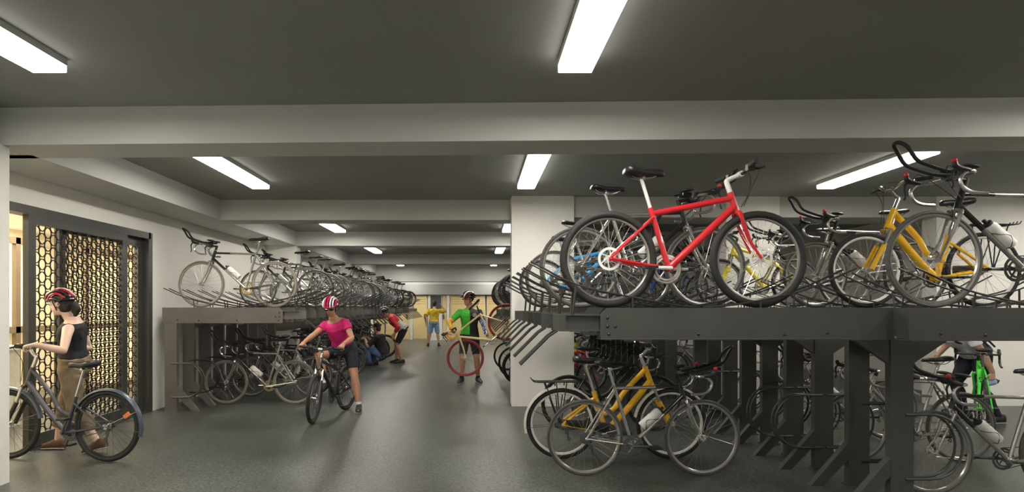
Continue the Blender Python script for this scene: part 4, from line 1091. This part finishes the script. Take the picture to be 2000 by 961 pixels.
# ---- woman in the pink top astride a black mountain bike
hd = (V((-2.07, 7.12, 0)) - V((-1.86, 8.16, 0))).normalized()
b2 = bicycle('hybrid', R=0.345, tr=0.026, wb=1.06, c1='frame_black', c2='frame_black', split=False, tyre='tyre', rim='rim_black', spoke='spoke_dark', bar='flat', disc=True, st_z=0.70, sad_z=0.90, cage=True, susp=True, forkc='frame_dark', post='plastic_black', stemc='alloy', chainring='alloy_dark', steer=0.22, tubes=1.1, cadence=1.2, barmat='plastic_black')
b2.location = (-1.965, 7.64, 0); b2.scale = (.93, .93, .93); b2.rotation_euler = (0, 0, math.atan2(hd.y, hd.x))
tag(b2, 'black mountain bike facing the viewer under the woman in the pink top', 'bicycle')
person('person in a bright pink T-shirt, dark shorts and pink-white helmet astride a black bike', 1.66, (-1.90, 8.0, 0),
       (-1.88, 8.08, .86), (-1.99, 7.87, 1.315), (-1, 0.1, 0), (-1, 0.12, 0.03), (-2.005, 7.77, 1.475), (-.08, -.9, -.42),
       {'R': (V((-2.30, 7.46, 1.00)), (-.15, -.9, -.45), (0, -.1, -1), (-.5, .3, -.5), .85, (1, 0, 0)), 'L': (V((-1.77, 7.50, .99)), (-.05, -.9, -.5), (0, -.1, -1), (.6, .3, -.5), .85, (-1, 0, 0))},
       {'R': (V((-2.06, 7.72, .42)), (-.15, -1, -.15), (-.7, -1, .2)), 'L': (V((-1.66, 7.98, .075)), (.15, -1, 0), (.1, -1, 0))},
       skin='skin_tan', top=dict(mat='cloth_pink', sleeve=.24, neck=.97, hem=0.14, off=.012, fold=.015, name='t_shirt', flare=.012), bottom=dict(mat='cloth_navy', len=.33, off=.012, flare=.03, waist=.28, name='shorts'),
       shoes='shoe_dark', socks='sock_white', hair=dict(mat='hair_brown', back=True), helmet=dict(mats=['helmet_pink', 'helmet_white', 'helmet_white', 'helmet_pink'], rim='helmet_pink', liner='helmet_maroon', visor='helmet_black'), glasses='glass_dark', male=False)
# ---- man crouching
person('person crouching in a black shirt and blue jeans with his back to the viewer', 1.76, (-2.45, 14.1, 0),
       (-2.33, 14.05, .30), (-2.43, 14.07, .80), (.35, 1, 0), (.25, 1, 0), (-2.49, 14.10, .965), (-.9, .4, -.25),
       {'R': (V((-2.74, 14.2, .72)), (-1, .2, .1), (0, -.6, -.6), (0, .5, -1), .8, (0, 0, 1)), 'L': (V((-2.76, 13.98, .70)), (-1, .2, .1), (0, .6, -.6), (-.2, -.7, -1), .8, (0, 0, 1))},
       {'R': (V((-2.55, 14.22, .08)), (-1, .2, 0), (-1, .1, .6)), 'L': (V((-2.62, 13.92, .08)), (-1, .1, 0), (-1, 0, .6))},
       skin='skin', top=dict(mat='cloth_black', sleeve=.42, hem=-0.04, off=.018, fold=.02, flare=.01, name='shirt'), bottom=dict(mat='cloth_denim', len=.97, off=.016, flare=.01, waist=.2, fold=.015, name='jeans'), shoes='shoe_dark', hair=dict(mat='hair_brown', back=True), voxel=.008)
# ---- man bending in red
person('person bending forward in a red and grey jersey, black shorts and white helmet', 1.76, (-1.97, 14.75, 0),
       (-1.90, 14.76, .89), (-2.26, 14.72, 1.25), (0, 1, 0), (0, 1, 0), (-2.40, 14.72, 1.335), (-1, -.1, -.55),
       {'R': (V((-2.17, 14.95, .78)), (-.3, 0, -1), (0, -1, 0), (.6, .4, 0), .5, (-1, 0, 0)), 'L': (V((-2.12, 14.55, .76)), (-.3, 0, -1), (0, 1, 0), (.6, -.4, 0), .5, (-1, 0, 0))},
       {'R': (V((-2.10, 14.85, .08)), (-1, .1, 0), (-1, 0, 0)), 'L': (V((-1.94, 14.66, .08)), (-1, -.1, 0), (-1, 0, 0))},
       skin='skin_tan', top=dict(mat=['cloth_red', 'cloth_greywhite'], sleeve=.80, hem=-0.04, off=.012, fold=.01, fm='redgrey', name='jersey'), bottom=dict(mat='cloth_black', len=.42, off=.009, waist=.2, name='shorts'), shoes='shoe_dark', hair=dict(mat='hair_brown'),
       helmet=dict(mats=['helmet_white', 'helmet_black', 'helmet_white', 'helmet_maroon'], rim='helmet_black'), voxel=.008)
# ---- man in mustard shirt at the lockers
person('person in a mustard yellow T-shirt and pale blue shorts standing before the lockers', 1.70, (-1.58, 21.1, 0),
       (-1.58, 21.1, .89), (-1.57, 21.12, 1.42), (1, 0, 0), (1, .05, 0), (-1.56, 21.16, 1.60), (.1, 1, -.05),
       {'R': (V((-1.30, 21.28, 1.52)), (-.5, .3, .8), (-.8, 0, 0), (1, .2, -.8), .5, (0, 1, 0)), 'L': (V((-1.88, 21.1, .88)), (-.1, .1, -1), (1, 0, 0), (-.6, -.6, 0), .4, (0, 1, 0))},
       {'R': (V((-1.40, 21.1, .075)), (.2, 1, 0), (0, 1, 0)), 'L': (V((-1.80, 21.1, .075)), (-.2, 1, 0), (0, 1, 0))},
       skin='skin_tan', top=dict(mat='cloth_mustard', sleeve=.36, hem=0.02, off=.030, fold=.03, flare=.03, name='t_shirt'), bottom=dict(mat='cloth_lightdenim', len=.44, off=.022, flare=.06, waist=.2, name='shorts'), shoes='shoe_dark', socks='cloth_black', hair=dict(mat='hair_black', back=True), voxel=.009)
# ---- cyclist in green and black carrying a bike
th_ = math.radians(41)
b6 = bicycle('road', R=0.345, tr=0.0145, wb=1.0, c1='frame_cream', c2='frame_cream', split=False, tyre='rim_red', rim='rim_red', spoke='alloy', aero=False, cage=False, forkc='frame_cream', barmat='cloth_amber', post='plastic_black', chainring='alloy', tubes=1.25)
Fl = V((0.5, 0, .345)); Rz = Matrix.Rotation(PI, 4, 'Z') @ Matrix.Rotation(th_, 4, 'Y')
tgt = V((-.20, 10.42, .545)); b6.matrix_basis = Matrix.Translation(tgt - (Rz @ Fl)) @ Rz
tag(b6, 'cream road bike with red rims held up off the floor by the green cyclist', 'bicycle')
def on6(p): return b6.matrix_basis @ V(p)
r6, J6 = person('person in a green and black jersey, dark shorts and helmet lifting a road bike', 1.76, (-.14, 11.0, 0),
       (-.13, 11.0, .915), (-.13, 10.97, 1.455), (-1, 0, 0), (-1, -.12, 0), (-.15, 10.94, 1.63), (-.85, -.6, -.05),
       {'R': (V((-.46, 10.62, 1.06)), (.15, -.8, -.35), (.9, .2, 0), (-1, .2, -.4), .7, (0, 0, 1)), 'L': (V((.22, 10.60, .90)), (.2, -1, -.2), (-.3, 0, 1), (1, .3, -.5), .8, (1, 0, 0))},
       {'R': (V((-.29, 11.0, .08)), (-.25, -1, 0), (-.1, -1, 0)), 'L': (V((.04, 11.02, .08)), (.3, -1, 0), (.1, -1, 0))},
       skin='skin_tan', top=dict(mat=['cloth_green', 'cloth_black'], sleeve=.36, hem=0.06, off=.012, fold=.01, fm='split', name='jersey'), bottom=dict(mat='cloth_black', len=.42, off=.010, waist=.2, name='shorts'), shoes='shoe_dark', socks='cloth_black', hair=dict(mat='hair_black'),
       helmet=dict(mats=['helmet_black', 'helmet_maroon', 'helmet_white', 'helmet_black'], rim='helmet_black', visor='helmet_black'), glasses='glass_orange', sleeves2={'R': 'cloth_amber', 'L': 'cloth_dots'}, voxel=.0075)
# round pale badge on the jersey's black side
jb = MB(); ctr = lerp(J6['P'], J6['N'], .78) - J6['r'] * .085 + J6['f'] * .150
rot = V((0, 0, 1)).rotation_difference(J6['f'])
ring = [ctr + rot @ V((.034 * math.cos(2 * PI * i / 20), .034 * math.sin(2 * PI * i / 20), 0)) for i in range(20)]
jb.tube(ring, .006, 6, closed=True); jb.ell(ctr, rot @ V((.020, 0, 0)), rot @ V((0, .020, 0)), rot @ V((0, 0, .005)), 12, 6)
jb.build('badge', 'cloth_greywhite', r6, J6['base'])
# ---- person with green backpack behind the right rack
r7, J7 = person('person with a green backpack and dark trousers leaning behind the right rack', 1.74, (6.45, 7.25, 0),
       (6.44, 7.25, .87), (6.12, 7.25, 1.22), (0, 1, 0), (0, 1, 0), (5.96, 7.25, 1.28), (-1, 0, -.6),
       {'R': (V((6.2, 7.55, .85)), (-.6, 0, -1), (0, -1, 0), (1, .5, 0), .5, (-1, 0, 0)), 'L': (V((6.42, 7.0, .66)), (-.1, 0, -1), (0, 1, 0), (.8, -.5, 0), .7, (-1, 0, 0))},
       {'R': (V((6.38, 7.36, .08)), (-1, .1, 0), (-1, 0, 0)), 'L': (V((6.62, 7.14, .08)), (-1, -.1, 0), (-1, 0, 0))},
       skin='skin', top=dict(mat=['cloth_black', 'cloth_white'], sleeve=.30, hem=0.06, off=.013, fold=.012, fm='pale_front', name='jersey'), bottom=dict(mat='cloth_navy', len=.97, off=.012, waist=.2, fold=.012, name='trousers'), shoes='shoe_dark', hair=dict(mat='hair_brown', back=True), voxel=.008)
bpk = MB(); c = lerp(J7['P'], J7['N'], .62) - J7['f'] * .21; bpk.rings([(c + J7['su'] * z, J7['r'] * w_, J7['f'] * d_) for z, w_, d_ in ((-.22, .10, .05), (-.19, .14, .085), (0, .15, .095), (.14, .14, .08), (.20, .10, .05))], 18, 3)
bo = bpk.build('backpack', 'backpack_green', None, c); bo.location = c; tag(bo, 'green backpack on the person behind the right rack', 'backpack')
sb = MB()
for sg in (1, -1): sb.tube(spline([c + J7['su'] * .17 + J7['r'] * sg * .09 + J7['f'] * .06, J7['N'] + J7['r'] * sg * .09 - J7['su'] * .01, lerp(J7['P'], J7['N'], .75) + J7['r'] * sg * .11 + J7['f'] * .145, c - J7['su'] * .16 + J7['r'] * sg * .135 + J7['f'] * .09], 5), .016, 8)
sb.build('shoulder_strap', 'plastic_black', bo, c)
q = copy_tree(BOT); q.location = J7['W']['L'] + V((-.03, 0.03, -.13)); q.rotation_euler = (0, PI / 2.3, 0)
q.data = q.data.copy(); q.data.materials[0] = M['bottle_blue']
if 'group' in q: del q['group']
tag(q, 'pale blue bottle in the hand of the person with the green backpack', 'water bottle')
place_bike('green', 6.02, 6.72, 0, -1, 'bright green road bike in front of the person with the green backpack', yaw=math.radians(232))
# ------------------------------------------------------------------ camera, world, render look
cam = bpy.data.cameras.new('camera'); cam.sensor_width = 36.0; cam.lens = 36.0 * 1100 / 2000
cam.shift_x = 70 / 2000.0; cam.shift_y = 119.5 / 2000.0; cam.clip_start = 0.05
co = bpy.data.objects.new('camera', cam); COL.objects.link(co); co.location = (0, 0, EYE); co.rotation_euler = (PI / 2, 0, 0)
SC.camera = co
w = bpy.data.worlds.new('world'); SC.world = w; w.use_nodes = True
w.node_tree.nodes['Background'].inputs['Color'].default_value = (0.5, 0.52, 0.5, 1); w.node_tree.nodes['Background'].inputs['Strength'].default_value = 0.05
SC.view_settings.view_transform = 'Standard'; SC.view_settings.look = 'None'; SC.view_settings.exposure = 0.5
for k, p in list(PROTO.items()):
    if k not in USED: remove_tree(p)
